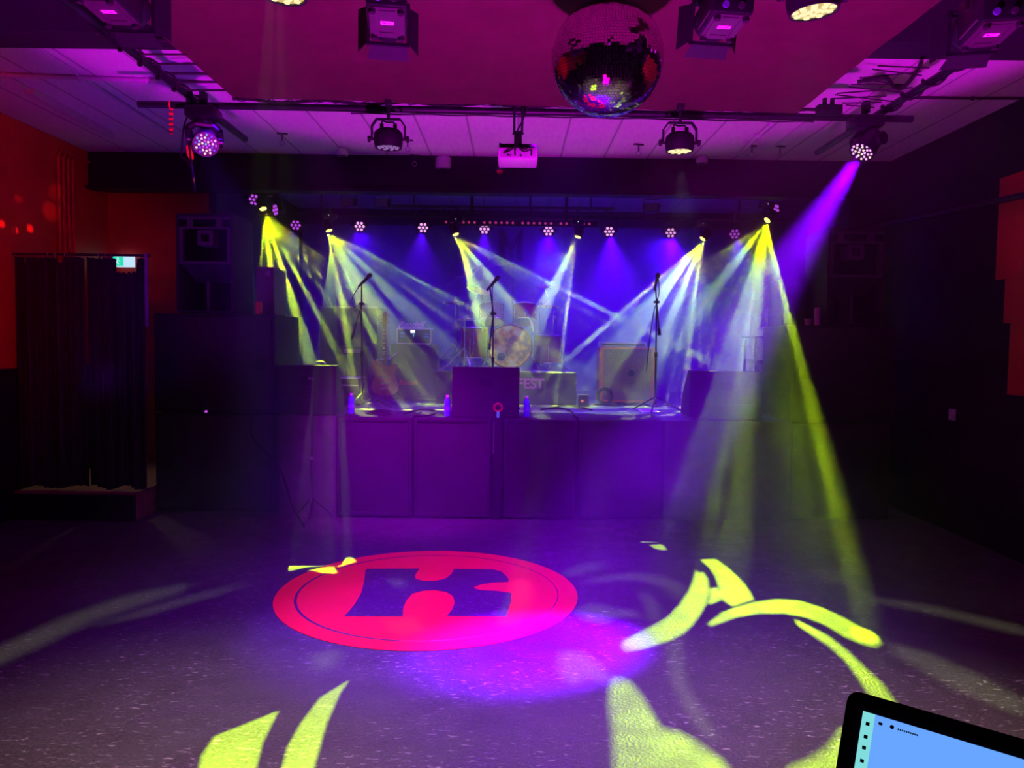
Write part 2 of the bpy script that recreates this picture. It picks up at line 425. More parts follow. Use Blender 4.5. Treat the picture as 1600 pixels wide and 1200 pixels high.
# ------------------------------------------------------------------ mesh builder
class MB:
    def __init__(s):
        s.bm = bmesh.new()
        s.mi = 0

    def _take(s, old):
        for f in s.bm.faces:
            if f.index == -1 or f not in old:
                f.material_index = s.mi

    def _add(s, verts, faces, T=None):
        vs = [s.bm.verts.new(T @ V(v) if T is not None else V(v)) for v in verts]
        for f in faces:
            try:
                nf = s.bm.faces.new([vs[i] for i in f])
                nf.material_index = s.mi
            except ValueError:
                pass
        return vs

    def box(s, lo, hi, T=None, bev=0.0, seg=2):
        tmp = bmesh.new()
        bmesh.ops.create_cube(tmp, size=1)
        for v in tmp.verts:
            v.co = V([(lo[i] + hi[i]) / 2 + v.co[i] * (hi[i] - lo[i]) for i in range(3)])
        if bev:
            bmesh.ops.bevel(tmp, geom=tmp.edges[:], offset=bev, segments=seg, affect='EDGES', profile=.5)
        tmp.verts.index_update()
        s._add([v.co.copy() for v in tmp.verts], [[v.index for v in f.verts] for f in tmp.faces], T)
        tmp.free()
        return s

    def cyl(s, p0, p1, r, r2=None, n=16, T=None):
        p0, p1 = V(p0), V(p1)
        r2 = r if r2 is None else r2
        z = (p1 - p0).normalized()
        x = z.orthogonal().normalized()
        y = z.cross(x)
        vs = []
        for p, rr in ((p0, r), (p1, r2)):
            for k in range(n):
                a = 2 * pi * k / n
                vs.append(p + (x * cos(a) + y * sin(a)) * rr)
        fs = [[k, (k + 1) % n, n + (k + 1) % n, n + k] for k in range(n)]
        fs += [list(range(n))[::-1], list(range(n, 2 * n))]
        s._add(vs, fs, T)
        return s

    def tube(s, pts, r, n=8, T=None, closed=False):
        pts = [V(p) for p in pts]
        m = len(pts)
        vs, fs = [], []
        t0 = (pts[1] - pts[0]).normalized()
        x = t0.orthogonal().normalized()
        for i in range(m):
            if closed:
                t = (pts[(i + 1) % m] - pts[i - 1]).normalized()
            else:
                t = (pts[min(i + 1, m - 1)] - pts[max(i - 1, 0)]).normalized()
            x = (x - t * x.dot(t))
            x = x.normalized() if x.length > 1e-6 else t.orthogonal().normalized()
            y = t.cross(x)
            for k in range(n):
                a = 2 * pi * k / n
                vs.append(pts[i] + (x * cos(a) + y * sin(a)) * r)
        for i in range(m if closed else m - 1):
            j = (i + 1) % m
            for k in range(n):
                fs.append([i * n + k, i * n + (k + 1) % n, j * n + (k + 1) % n, j * n + k])
        if not closed:
            fs += [list(range(n))[::-1], [(m - 1) * n + k for k in range(n)]]
        s._add(vs, fs, T)
        return s

    def lathe(s, prof, n=24, T=None, caps=True):
        vs, fs = [], []
        for (r, z) in prof:
            for k in range(n):
                a = 2 * pi * k / n
                vs.append(V((max(r, 1e-4) * cos(a), max(r, 1e-4) * sin(a), z)))
        m = len(prof)
        for i in range(m - 1):
            for k in range(n):
                fs.append([i * n + k, i * n + (k + 1) % n, (i + 1) * n + (k + 1) % n, (i + 1) * n + k])
        if caps:
            fs += [list(range(n))[::-1], [(m - 1) * n + k for k in range(n)]]
        s._add(vs, fs, T)
        return s

    def prism(s, poly, z0, z1, T=None):
        n = len(poly)
        vs = [V((x, y, z0)) for x, y in poly] + [V((x, y, z1)) for x, y in poly]
        fs = [[k, (k + 1) % n, n + (k + 1) % n, n + k] for k in range(n)]
        fs += [list(range(n))[::-1], list(range(n, 2 * n))]
        s._add(vs, fs, T)
        return s

    def disc(s, c, nrm, r, t=.002, n=14):
        nrm = V(nrm).normalized()
        return s.cyl(V(c) - nrm * t, V(c), r, n=n)

    def ball(s, c, r, n=12, sc=(1, 1, 1)):
        prof = [(r * sin(pi * k / n), -r * cos(pi * k / n)) for k in range(n + 1)]
        T = Matrix.Translation(c) @ Matrix.Diagonal((*sc, 1))
        return s.lathe(prof, max(12, n), T)

    def build(s, name, m, parent=None, smooth=35):
        bmesh.ops.recalc_face_normals(s.bm, faces=s.bm.faces[:])
        me = bpy.data.meshes.new(name)
        s.bm.to_mesh(me)
        s.bm.free()
        for k in (m if isinstance(m, (list, tuple)) else [m]):
            me.materials.append(M[k] if isinstance(k, str) else k)
        if smooth:
            me.shade_smooth()
            me.set_sharp_from_angle(angle=radians(smooth))
        o = bpy.data.objects.new(name, me)
        COL.objects.link(o)
        if parent is not None:
            o.parent = parent
        return o


def tag(o, label=None, cat=None, group=None, kind=None):
    if label: o['label'] = label
    if cat: o['category'] = cat
    if group: o['group'] = group
    if kind: o['kind'] = kind
    return o


def thing(name, label, cat, loc=(0, 0, 0), rot=(0, 0, 0), group=None, R=None):
    o = bpy.data.objects.new(name, None)
    COL.objects.link(o)
    o.empty_display_size = .1
    if R is not None:
        o.matrix_world = Matrix.Translation(V(loc)) @ R.to_4x4()
    else:
        o.location = loc
        o.rotation_euler = rot
    return tag(o, label, cat, group)


def clone(root, label, loc, rot=None, R=None, group=None):
    c = root.copy()
    COL.objects.link(c)
    if R is not None:
        c.matrix_world = Matrix.Translation(V(loc)) @ R.to_4x4()
    else:
        c.location = loc
        c.rotation_euler = rot if rot is not None else root.rotation_euler
    c['label'] = label
    if group: c['group'] = group
    kids = {}
    for k in [o for o in KIDS(root)]:
        d = k.copy()
        COL.objects.link(d)
        d.parent = c
        for g in KIDS(k):
            h = g.copy()
            COL.objects.link(h)
            h.parent = d
    return c


def KIDS(o):
    return [x for x in bpy.data.objects if x.parent == o]


def struct(name, mb, m, label=None, smooth=0):
    o = mb.build(name, m, None, smooth)
    o['kind'] = 'structure'
    if label: o['label'] = label
    return o


def text(name, s, size, m, parent, Mx, depth=.002, shear=0.0, bold=0.0, spacing=1.0):
    cu = bpy.data.curves.new(name, 'FONT')
    cu.body = s
    cu.size = size
    cu.extrude = depth
    cu.shear = shear
    cu.offset = bold
    cu.space_character = spacing
    cu.align_x, cu.align_y = 'CENTER', 'CENTER'
    tmp = bpy.data.objects.new(name, cu)
    COL.objects.link(tmp)
    bpy.context.view_layer.update()
    me = bpy.data.meshes.new_from_object(tmp.evaluated_get(bpy.context.evaluated_depsgraph_get()))
    bpy.data.objects.remove(tmp)
    bpy.data.curves.remove(cu)
    me.name = name
    me.materials.clear()
    me.materials.append(M[m])
    o = bpy.data.objects.new(name, me)
    COL.objects.link(o)
    if parent is not None: o.parent = parent
    o.matrix_local = Mx
    return o


RX90 = Matrix.Rotation(pi / 2, 4, 'X')      # stands lettering up, facing -Y (the room)


def aim(d, up='Y'):                          # rotation whose -Z looks along d
    return V(d).to_track_quat('-Z', up).to_matrix()


def bez(p, n=12):                            # smooth curve through points (Catmull-Rom)
    p = [V(q) for q in p]
    out = []
    for i in range(len(p) - 1):
        a, b_, c, d = p[max(i - 1, 0)], p[i], p[i + 1], p[min(i + 2, len(p) - 1)]
        for k in range(n):
            t = k / n
            out.append(.5 * ((2 * b_) + (c - a) * t + (2 * a - 5 * b_ + 4 * c - d) * t * t + (3 * b_ - a - 3 * c + d) * t ** 3))
    out.append(p[-1])
    return out


# ------------------------------------------------------------------ the room
CEIL, XL, XR, YB = 3.6, -4.5, 3.95, 11.5
STZ = 0.94
ZSAIL = 3.27
struct('floor', MB().box((XL - .2, -1.2, -.12), (XR + .2, YB + .2, 0)), 'floor', 'dark speckled vinyl dance floor with scuffs')
struct('ceiling', MB().box((XL - .2, -1.2, CEIL), (XR + .2, YB + .2, CEIL + .12)), 'ceil', 'painted plank ceiling with dark seams')
struct('wall_left', MB().box((XL - .1, -1, 1.36), (XL, 8.6, CEIL)), 'redwall', 'red painted side wall')
struct('trim_1', MB().box((XL - .1, -1, 0), (XL + .02, 8.6, 1.36)), 'blackwall', 'black dado below the red side wall')
struct('wall_alcove', MB().box((XL - .1, 8.6, 0), (-3.27, 8.7, CEIL)), 'redwall', 'red wall behind the drape')
struct('wall_right', MB().box((XR, -1, 0), (XR + .1, YB, CEIL)), 'blackwall', 'black side wall')
struct('wall_back', MB().box((XL - .1, YB, 0), (XR + .1, YB + .1, CEIL)), 'blackwall', 'black wall behind the stage')
struct('wall_rear', MB().box((XL - .1, -1.1, 0), (XR + .1, -1, CEIL)), 'blackwall', 'black wall behind the viewer')
struct('wall_stage_left', MB().box((-3.27, 8.32, 0), (-3.19, YB, CEIL)), 'blackwall', 'black wing wall of the stage')
struct('wall_stage_right', MB().box((3.6, 8.32, 0), (3.68, YB, CEIL)), 'blackwall', 'black wing wall of the stage')
struct('beam_proscenium', MB().box((XL, 8.2, 3.235), (XR, 8.3, CEIL)).box((XL, 8.14, 3.21), (XR, 8.32, 3.24)), 'blackwall', 'black header beam over the stage front')
hb = P(90, 56, 4.25)
struct('beam_ceiling', MB().box((XL, 4.25, max(hb.z, ZSAIL + .03)), (XR, 4.5, CEIL)), 'blackwall', 'black beam across the ceiling')
struct('stage_floor', MB().box((-3.19, 7.78, 0), (3.6, YB, STZ)).box((-2.18, 7.16, 0), (-1.64, 7.78, STZ)).box((1.40, 7.16, 0), (2.62, 7.78, STZ)), 'stage', 'black stage deck')
struct('platform_left', MB().box((XL + .02, 6.86, 0), (-3.38, 8.6, .25)), 'woodfloor', 'low brown step behind the drape')
struct('trim_2', MB().box((XL + .02, 6.82, 0), (-3.38, 6.86, .235)), 'blackwall', 'black face of the low step')
# stepped red pilaster on the right wall
a, b_, c, d = PX(1562, 300, XR), PX(1562, 437, XR), PX(1572, 505, XR), PX(1578, 617, XR)
y1 = PX(1562, 370, XR).y; y2 = PX(1572, 470, XR).y; y3 = PX(1578, 560, XR).y
struct('wall_right_pilaster', MB().box((XR - .02, 2.5, PX(1565, 437, XR).z), (XR, y1, PX(1600, 268, XR).z))
       .box((XR - .015, 2.5, PX(1575, 505, XR).z), (XR, y2, PX(1565, 437, XR).z))
       .box((XR - .01, 2.5, PX(1580, 617, XR).z), (XR, y3, PX(1575, 505, XR).z)), 'redwall', 'stepped red painted patch on the right wall')
pa, pb = PX(1596, 306, XR - .09), PX(1432, 340, XR - .09)
tag(MB().tube([pa + (pa - pb) * .5, pa, pb, pb + (pb - pa) * .9], .028, 10).build('wall_pipe', 'darksteel'),
    'dark pipe running along the black right wall', 'pipe')

# backdrop with a faint emblem
bd = thing('backdrop_curtain', 'dark backdrop cloth with faint M emblem behind the drums', 'backdrop', (0.2, 11.38, 0))
mb = MB()
n = 90
vs, fs = [], []
for i in range(n + 1):
    x = -3.3 + 6.6 * i / n
    yy = .03 * sin(i * 1.3) + .015 * sin(i * .47)
    vs += [(x, yy, STZ + .01), (x, yy, 3.35)]
for i in range(n):
    fs.append([2 * i, 2 * i + 2, 2 * i + 3, 2 * i + 1])
mb._add(vs, fs)
mb.build('cloth', 'backdrop', bd, 60)
pM = P(800, 383, 11.3)
em = MB()
for poly in ([(-.16, -.22), (-.16, .24), (-.09, .16), (-.09, -.22)], [(.16, -.22), (.09, -.22), (.09, .16), (.16, .24)],
             [(-.15, .25), (0, -.02), (.15, .25), (.12, .12), (0, -.12), (-.12, .12)], [(-.02, -.2), (0, -.1), (.02, -.2)]):
    em.prism(poly, 0, .004, RX90)
o = em.build('emblem', 'banner', bd)
o.location = pM - V((0.2, 11.38, 0))

# the red round emblem on the floor
cx = PZ(665, 938)
top, bot = PZ(668, 861), PZ(665, 1018)
lc = V((cx.x, (top.y + bot.y) / 2, 0))
R = (top.y - bot.y) / 2
lg = thing('floor_emblem', 'large round red emblem with puzzle shape on the dance floor', 'floor sticker', lc)
MB().cyl((0, 0, .0008), (0, 0, .003), R, n=96).build('red_disc', 'red', lg, 0)
mb = MB()
vs, fs = [], []
N = 96
for k in range(N):
    a = 2 * pi * k / N
    off = V((-.012 * R, .0, 0))
    wd = .012 + .006 * cos(a - pi)
    for rr in (.872 - wd, .872):
        vs.append(V((R * rr * cos(a), R * rr * sin(a), .0035)))
for k in range(N):
    fs.append([2 * k, 2 * k + 1, (2 * k + 3) % (2 * N), (2 * k + 2) % (2 * N)])
mb._add(vs, fs)
mb.build('ring_line', 'floor', lg, 0)
EMB = [(505, 158), (515, 153), (770, 152), (748, 185), (752, 203), (790, 213), (850, 212), (895, 202), (925, 180), (940, 153), (1130, 156), (1170, 166),
       (1195, 188), (1207, 205), (1205, 217), (1130, 220), (1070, 230), (1036, 242), (1045, 252), (1080, 258), (1150, 262), (1222, 272),
       (1217, 320), (1195, 388), (905, 385), (930, 352), (943, 320), (935, 287), (900, 266), (845, 257), (790, 260), (735, 275), (705, 308), (690, 345),
       (688, 387), (400, 386), (425, 360), (452, 327), (485, 270), (500, 210)]
poly = [PZ(410 + x / 3.137, 840 + y / 3.137, .003) - lc for x, y in EMB]
MB().prism([(p.x, p.y) for p in poly], .0031, .0038).build('puzzle_shape', 'floor', lg, 0)

# ------------------------------------------------------------------ ceiling rig
PIPE = mat('truss_pipe', (.008, .008, .011), .45, .1, var=.6, scale=8, spec=.25)
ZT = 3.27


def pipe(name, p0, p1, r, label, bumps=True):
    mb = MB().cyl(p0, p1, r, n=18)
    d = (V(p1) - V(p0))
    for p, sg in ((V(p0), -1), (V(p1), 1)):
        mb.cyl(p, p + d.normalized() * sg * .004, r * .93, n=18)
    return tag(mb.build(name, PIPE), label, 'pipe', 'scaffold tubes of the ceiling rig')


c0, c1 = PZ(217, 163, ZT), PZ(1425, 186, ZT)
pipe('rig_pipe', c0, c1, .024, 'black cross tube of the ceiling rig carrying the round lamps')
l0, l1 = PZ(383, 217, ZT + .05), PZ(60, -32, ZT + .05)
pipe('rig_pipe', l0, l1, .026, 'black lengthwise tube running over the multicoloured moving head')
r0, r1 = PZ(1277, 238, ZT + .05), PZ(1560, 62, ZT + .05)
pipe('rig_pipe', r0, r1, .026, 'black lengthwise tube running over the violet beam moving head')


def wrap_cable(name, p0, p1, r, turns, label, rr=.006):
    p0, p1 = V(p0), V(p1)
    z = (p1 - p0).normalized(); x = z.orthogonal().normalized(); y = z.cross(x)
    pts = []
    n = turns * 10
    for i in range(n + 1):
        t = i / n
        a = t * turns * 2 * pi
        pts.append(p0 + (p1 - p0) * t + (x * cos(a) + y * sin(a)) * (r + rr))
    return tag(MB().tube(pts, rr, 6).build(name, 'rubber'), label, 'cable', 'cables on the ceiling rig')


wrap_cable('rig_cable', l0 + (l1 - l0) * .22, l0 + (l1 - l0) * .8, .03, 7, 'black cable wound along the tube over the multicoloured moving head', .009)
wrap_cable('rig_cable', r0 + (r1 - r0) * .3, r0 + (r1 - r0) * .95, .03, 6, 'black cable wound along the tube over the violet beam moving head', .008)
pts = [c0 + (c1 - c0) * t + V((0, -.012, .038 + .012 * sin(t * 60))) for t in [.12 + .78 * i / 60 for i in range(61)]]
tag(MB().tube(pts, .012, 8).build('rig_cable', 'rubber'), 'black cable bundle lying on top of the cross tube', 'cable', 'cables on the ceiling rig')
pts = [c0 + (c1 - c0) * t + V((0, -.005, -.034 + .003 * sin(t * 90))) for t in [.27 + .6 * i / 60 for i in range(61)]]
tag(MB().tube(pts, .006, 6).build('rig_cable', 'darksteel'), 'thin cable tied under the cross tube', 'cable', 'cables on the ceiling rig')

# canvas sail laced into the rig
s0, s1 = PZ(364, 153, ZT), PZ(1243, 177, ZT)
sl = thing('canvas_sail', 'large dark canvas sail stretched under the ceiling behind the mirror ball', 'canvas', (0, 0, ZT))
xl, xr = s0.x - .0, s1.x
mb = MB()
nx, ny = 24, 24
vs, fs = [], []
for i in range(nx + 1):
    for j in range(ny + 1):
        t, u = i / nx, j / ny
        far = s0 + (s1 - s0) * t
        x = far.x + (.10 * t) * (1 - u)
        y = -.3 + (far.y + .3) * u
        z = .004 * sin(x * 7 + y * 3) + .003 * sin(y * 11 - x * 4)
        vs.append((x, y, z))
for i in range(nx):
    for j in range(ny):
        k = i * (ny + 1) + j
        fs.append([k, k + 1, k + ny + 2, k + ny + 1])
m_ = mb._add(vs, fs)
res = bmesh.ops.solidify(mb.bm, geom=mb.bm.faces[:], thickness=.008)
mb.build('canvas', 'sail', sl, 60)
# lacing: bars on one side, crossed rope on the other, zigzag along the far edge
for k, yy in enumerate((64, 85, 100, 115, 128, 141)):
    xa = 160 + (yy - 45) / .769 + 8
    xb = 255 + (yy - 55) / .905 + 3
    p, q = PZ(xa, yy, ZT + .02), PZ(xb, yy, ZT)
    tag(MB().cyl(p - V((0, 0, ZT)), q - V((0, 0, ZT)), .0075 if k != 1 else .006, n=8).build('lacing_bar', 'rope', sl))
mb = MB()
for (xa, ya, xb, yb) in ((1363, 108, 1440, 118), (1344, 122, 1440, 112), (1327, 136, 1413, 145), (1308, 146, 1426, 137), (1305, 148, 1399, 159), (1302, 154, 1385, 150),
                         (1330, 132, 1419, 132), (1344, 121, 1412, 135), (1316, 161, 1378, 160), (1322, 164, 1366, 168), (1372, 103, 1452, 106)):
    a, b2 = PZ(xa, ya, ZT), PZ(xb, yb, ZT + .02)
    mb.tube([a - V((0, 0, ZT)), b2 - V((0, 0, ZT))], .0045, 6)
mb.build('lacing_rope', 'rope', sl)
mb = MB()
pts = []
for k in range(31):
    t = k / 30
    a = s0 + (s1 - s0) * t
    b2 = c0 + (c1 - c0) * (.13 + .72 * t) + V((0, -.02, .026))
    pts += [a - V((0, 0, ZT)), b2 - V((0, 0, ZT))]
mb.tube(pts, .0035, 5)
mb.build('edge_rope', 'rope', sl)
# loose cables at the corner of the sail
q = [PZ(x, y, ZT - .01) for x, y in ((1340, 128), (1362, 124), (1385, 122), (1398, 136), (1412, 136), (1432, 112), (1440, 96))]
tag(MB().tube(bez(q), .012, 8).build('rig_cable', 'rubber'), 'thick black cable looping beside the sail corner near the violet beam head', 'cable', 'cables on the ceiling rig')
jb = thing('junction_box', 'black cable box with two plugs on the cross tube beside the sail corner', 'cable box', P(1300, 172, 5.15))
MB().box((-.10, -.03, -.03), (.06, .03, .03), bev=.005).build('case', 'black', jb)
for x in (-.05, 0.0):
    MB().cyl((x, 0, .03), (x, 0, .075), .014, n=12).cyl((x, 0, .03), (x, 0, .04), .018, n=12).build('plug', 'rubber', jb)
ht = thing('ribbon', 'red twisted ribbon hanging from the cross tube end', 'ribbon', PZ(267, 164, ZT))
mb = MB()
pts = []
vs, fs = [], []
for k in range(41):
    t = k / 40
    a = t * 5 * pi
    z = -.02 - .18 * t
    vs += [(.016 * cos(a), .016 * sin(a), z), (-.016 * cos(a), -.016 * sin(a), z)]
for k in range(40):
    fs.append([2 * k, 2 * k + 1, 2 * k + 3, 2 * k + 2])
mb._add(vs, fs)
mb.build('strip', 'orangeclip', ht)
MB().tube([(.0, .028 * cos(a), .028 * sin(a)) for a in [2 * pi * k / 16 for k in range(16)]], .004, 6, closed=True).build('ring', 'orangeclip', ht)


# ------------------------------------------------------------------ round LED cans on the rig
def par_can(label, loc, lens, rot=(0, 0, 0)):
    t = thing('par_can', label, 'stage light', loc, rot, 'round cans on the ceiling rig')
    MB().box((-.022, -.035, -.02), (.022, .035, .045), bev=.005).cyl((0, 0, -.11), (0, 0, -.02), .011, n=10).build('clamp', 'black', t)
    yk = [(-.112, 0, -.235), (-.112, 0, -.15), (-.08, 0, -.105), (.08, 0, -.105), (.112, 0, -.15), (.112, 0, -.235)]
    mb = MB()
    for i in range(5):
        a, c = V(yk[i]), V(yk[i + 1])
        d = (c - a).normalized()
        nrm = V((-d.z, 0, d.x)) * .005
        w = V((0, .016, 0))
        mb._add([a - nrm - w, a + nrm - w, a + nrm + w, a - nrm + w, c - nrm - w, c + nrm - w, c + nrm + w, c - nrm + w],
                [[0, 1, 2, 3], [4, 5, 6, 7], [0, 1, 5, 4], [1, 2, 6, 5], [2, 3, 7, 6], [3, 0, 4, 7]])
    mb.build('yoke', 'black', t)
    for s in (-1, 1):
        MB().cyl((s * .095, 0, -.238), (s * .128, 0, -.238), .010, n=10).cyl((s * .122, 0, -.238), (s * .138, 0, -.238), .022, n=8).build('knob', 'rubber', t)
    MB().lathe([(.04, -.17), (.075, -.178), (.092, -.195), (.097, -.215), (.097, -.265), (.090, -.29), (.090, -.297), (.081, -.297), (.081, -.29), (.0, -.286)], 32).build('body', 'black', t)
    mb = MB()
    mb.cyl((0, 0, -.2875), (0, 0, -.290), .080, n=32)
    mb.mi = 1
    for k in range(18):
        rr, a = ((.018, k * 2 * pi / 3), (.042, k * 2 * pi / 6), (.066, k * 2 * pi / 9))[0 if k < 3 else 1 if k < 9 else 2]
        mb.lathe([(.013, -.290), (.011, -.2955), (.004, -.297)], 10, Matrix.Translation((rr * cos(a), rr * sin(a), 0)))
    mb.build('lens', lens, t)
    for s in (-1, 1):
        MB().cyl((s * .045, 0, -.18), (s * .045, 0, -.135), .013, n=12).build('socket', 'rubber', t)
    MB().tube(bez([(-.045, 0, -.137), (-.04, 0, -.118), (-.01, .01, -.122), (.03, .012, -.12), (.045, 0, -.137)]), .005, 6).build('cord', 'rubber', t)
    return t


LIT = ['paryellow', 'parhot']
LED_DIM = mat('unlit_lens', (.05, .04, .06), .25)
LED_DOT = glow('faint_glow_dots', (.5, .3, .7), .35)  # faint glow put on the LEDs of an unlit can
q = P(607, 176, 5.28); q.z = ZT - .02
par_can('unlit black round can on the cross tube left of the projector', q, [LED_DIM, LED_DOT])
q = P(1063, 182, 5.28); q.z = ZT - .02
par_can('round can with lit yellow lens on the cross tube right of the projector', q, LIT)
for p, lb in ((PAR_A, 'yellow lit round can cut by the top edge over the canvas sail'), (PAR_B, 'yellow lit round can at the top edge beyond the mirror ball')):
    par_can(lb, p + V((0, 0, .295)), LIT, (0, radians(-5 if p.x > 0 else 5), .2))

# ------------------------------------------------------------------ barn door lamps


def barn_lamp(label, loc, rot, first=True):
    t = thing('barn_door_lamp', label, 'stage light', loc, rot, 'barn door lamps along the front bar')
    # looks along +Y; underside at z = 0
    MB().box((-.085, -.15, 0), (.085, .13, .19), bev=.012).build('body', 'blackgloss', t)
    mb = MB().box((-.075, -.14, -.006), (.075, .12, 0))
    mb.box((-.06, -.125, -.010), (-.045, .105, -.006)).box((.045, -.125, -.010), (.06, .105, -.006)).box((-.035, .07, -.010), (.035, .085, -.006)).box((-.035, -.12, -.010), (.035, -.105, -.006))
    mb.build('bottom_plate', mat('lamp_underside', (.035, .025, .03), .5, .2), t)
    for x in (-.06, .06):
        for y in (-.125, .105):
            MB().cyl((x, y, -.024), (x, y, -.006), .014, n=14).build('foot', 'rubber', t)
    lb = MB().box((-.028, -.028, -.0085), (.028, .0, -.0065)).build('label', 'label', t)
    MB().box((-.02, -.019, -.0090), (-.003, -.010, -.0084)).box((.002, -.018, -.0090), (.02, -.011, -.0084)).build('print', 'ink', lb)
    MB().cyl((0, .12, .095), (0, .20, .095), .088, n=28).build('barrel', 'blackgloss', t)
    fr = MB()
    for sgn in ((-.1, -.1, -.085, .1), (.085, -.1, .1, .1), (-.1, -.1, .1, -.085), (-.1, .085, .1, .1)):
        fr.box((sgn[0], .2, .095 + sgn[1]), (sgn[2], .215, .095 + sgn[3]))
    fr.build('front_frame', 'black', t)

    def flap(T):
        MB().prism([(-.085, 0), (.085, 0), (.10, .085), (-.10, .085)], -.0012, .0012, T).build('barn_door', 'black', t)
    base = Matrix.Translation((0, .215, .095))
    for k, op in enumerate((.35, .55, .15, .5)):
        T = base @ Matrix.Rotation(k * pi / 2, 4, 'Y') @ Matrix.Translation((0, 0, -.098)) @ Matrix.Rotation(-op, 4, 'X')
        flap(T)
    MB().tube([(-.1, -.02, .1), (-.1, -.02, .24), (-.06, -.02, .27), (.06, -.02, .27), (.1, -.02, .24), (.1, -.02, .1)], .008, 8).cyl((0, -.02, .27), (0, -.02, .36), .012, n=10).build('yoke', 'black', t)
    for x, k in ((-.035, 'ledfade'), (.03, 'darksteel')):
        MB().cyl((x, -.158, .03), (x, -.15, .03), .014, n=14).build('control_knob', mat('knob_violet', (.10, .06, .30), .4) if k == 'ledfade' else 'darksteel', t)
    MB().box((.0853, -.06, .09), (.0862, -.03, .14)).build('side_display', 'displayblue', t)
    MB().box((-.087, -.1, .02), (-.0852, .1, .028)).build('side_rail', 'steel', t)
    return t


bl = barn_lamp('barn door lamp with square underside just left of the picture middle', P(605, 36, 2.95), (radians(-3), 0, radians(8)))
bl.scale = (.86, .92, .86)
clone(bl, 'barn door lamp just right of the mirror ball', P(1130, 42, 2.95), (radians(2), radians(3), radians(0)))
clone(bl, 'barn door lamp in the top corner beside the thick dark beam and crossed ropes', P(1547, 54, 2.85), (radians(0), 0, radians(-12)))
clone(bl, 'barn door lamp over the lengthwise tube beside the red wall', P(172, 18, 2.9), (radians(0), 0, radians(3)))
fb0, fb1 = P(40, -140, 2.95), P(1640, -110, 2.9)
pipe('rig_pipe', V((fb0.x, 2.93, 3.33)), V((fb1.x, 2.93, 3.33)), .024, 'black front bar above the frame holding the barn door lamps')

# gobo projectors on the front bar and the gobo plates


def gobo_plate(g, parent=None, housing=True, label=None):
    loc, q, inv, pts, ang, dist = g
    T = Matrix.Translation(loc) @ q.to_matrix().to_4x4()
    from mathutils.geometry import delaunay_2d_cdt
    loops = []
    R0 = dist * tan(ang + radians(3))
    outer = [V((R0 * cos(2 * pi * k / 48), R0 * sin(2 * pi * k / 48))) for k in range(48)]
    loops.append(outer)
    for pl in pts:
        lp = []
        for p in pl:
            d = inv @ (p - loc)
            lp.append(V((d.x / -d.z * dist, d.y / -d.z * dist)))
        if sum(lp[i].x * lp[i - 1].y - lp[i - 1].x * lp[i].y for i in range(len(lp))) > 0:
            lp.reverse()
        loops.append(lp)
    S = 1000.0
    verts, faces = [], []
    for lp in loops:
        k = len(verts)
        verts += [v * S for v in lp]
        faces.append(list(range(k, k + len(lp))))
    ov, oe, of, _, _, ofo = delaunay_2d_cdt(verts, [], faces, 1, 1e-5)
    mb = MB()
    vs = [mb.bm.verts.new((v.x / S, v.y / S, -dist)) for v in ov]
    for f, src in zip(of, ofo):
        if list(src) == [0]:
            mb.bm.faces.new([vs[i] for i in f])
    return mb, T, R0


def projector_lamp(g, label, up_to=.30):
    loc, q, inv, pts, ang, dist = g
    t = thing('gobo_projector', label, 'stage light', loc, R=q.to_matrix(), group='pattern projectors on the front bar')
    mb, T, R0 = gobo_plate(g)
    mb.build('gobo_plate', 'black', t, 0)
    MB().lathe([(R0 * 1.02, -dist - .001), (R0 * 1.12, -dist - .001), (R0 * 1.12, .05), (R0 * 1.12 + .02, .07), (.05, .30), (.0, .30), (.0, .28), (R0 * 1.05, .04), (R0 * 1.02, -dist)], 28, None, False).build('housing', 'black', t)
    up = q.to_matrix().transposed() @ V((0, 0, 1))
    if up_to:
        MB().tube([up * .06 + V((0, 0, .12)), up * up_to + V((0, 0, .12))], .012, 8).build('bracket', 'black', t)
    return t


projector_lamp(GOBOS[1], 'black pattern projector above the frame throwing the yellow marks nearest the viewer')
projector_lamp(GOBOS[3], 'black pattern projector above the frame throwing the pale marks')

# ------------------------------------------------------------------ moving heads on the front rig


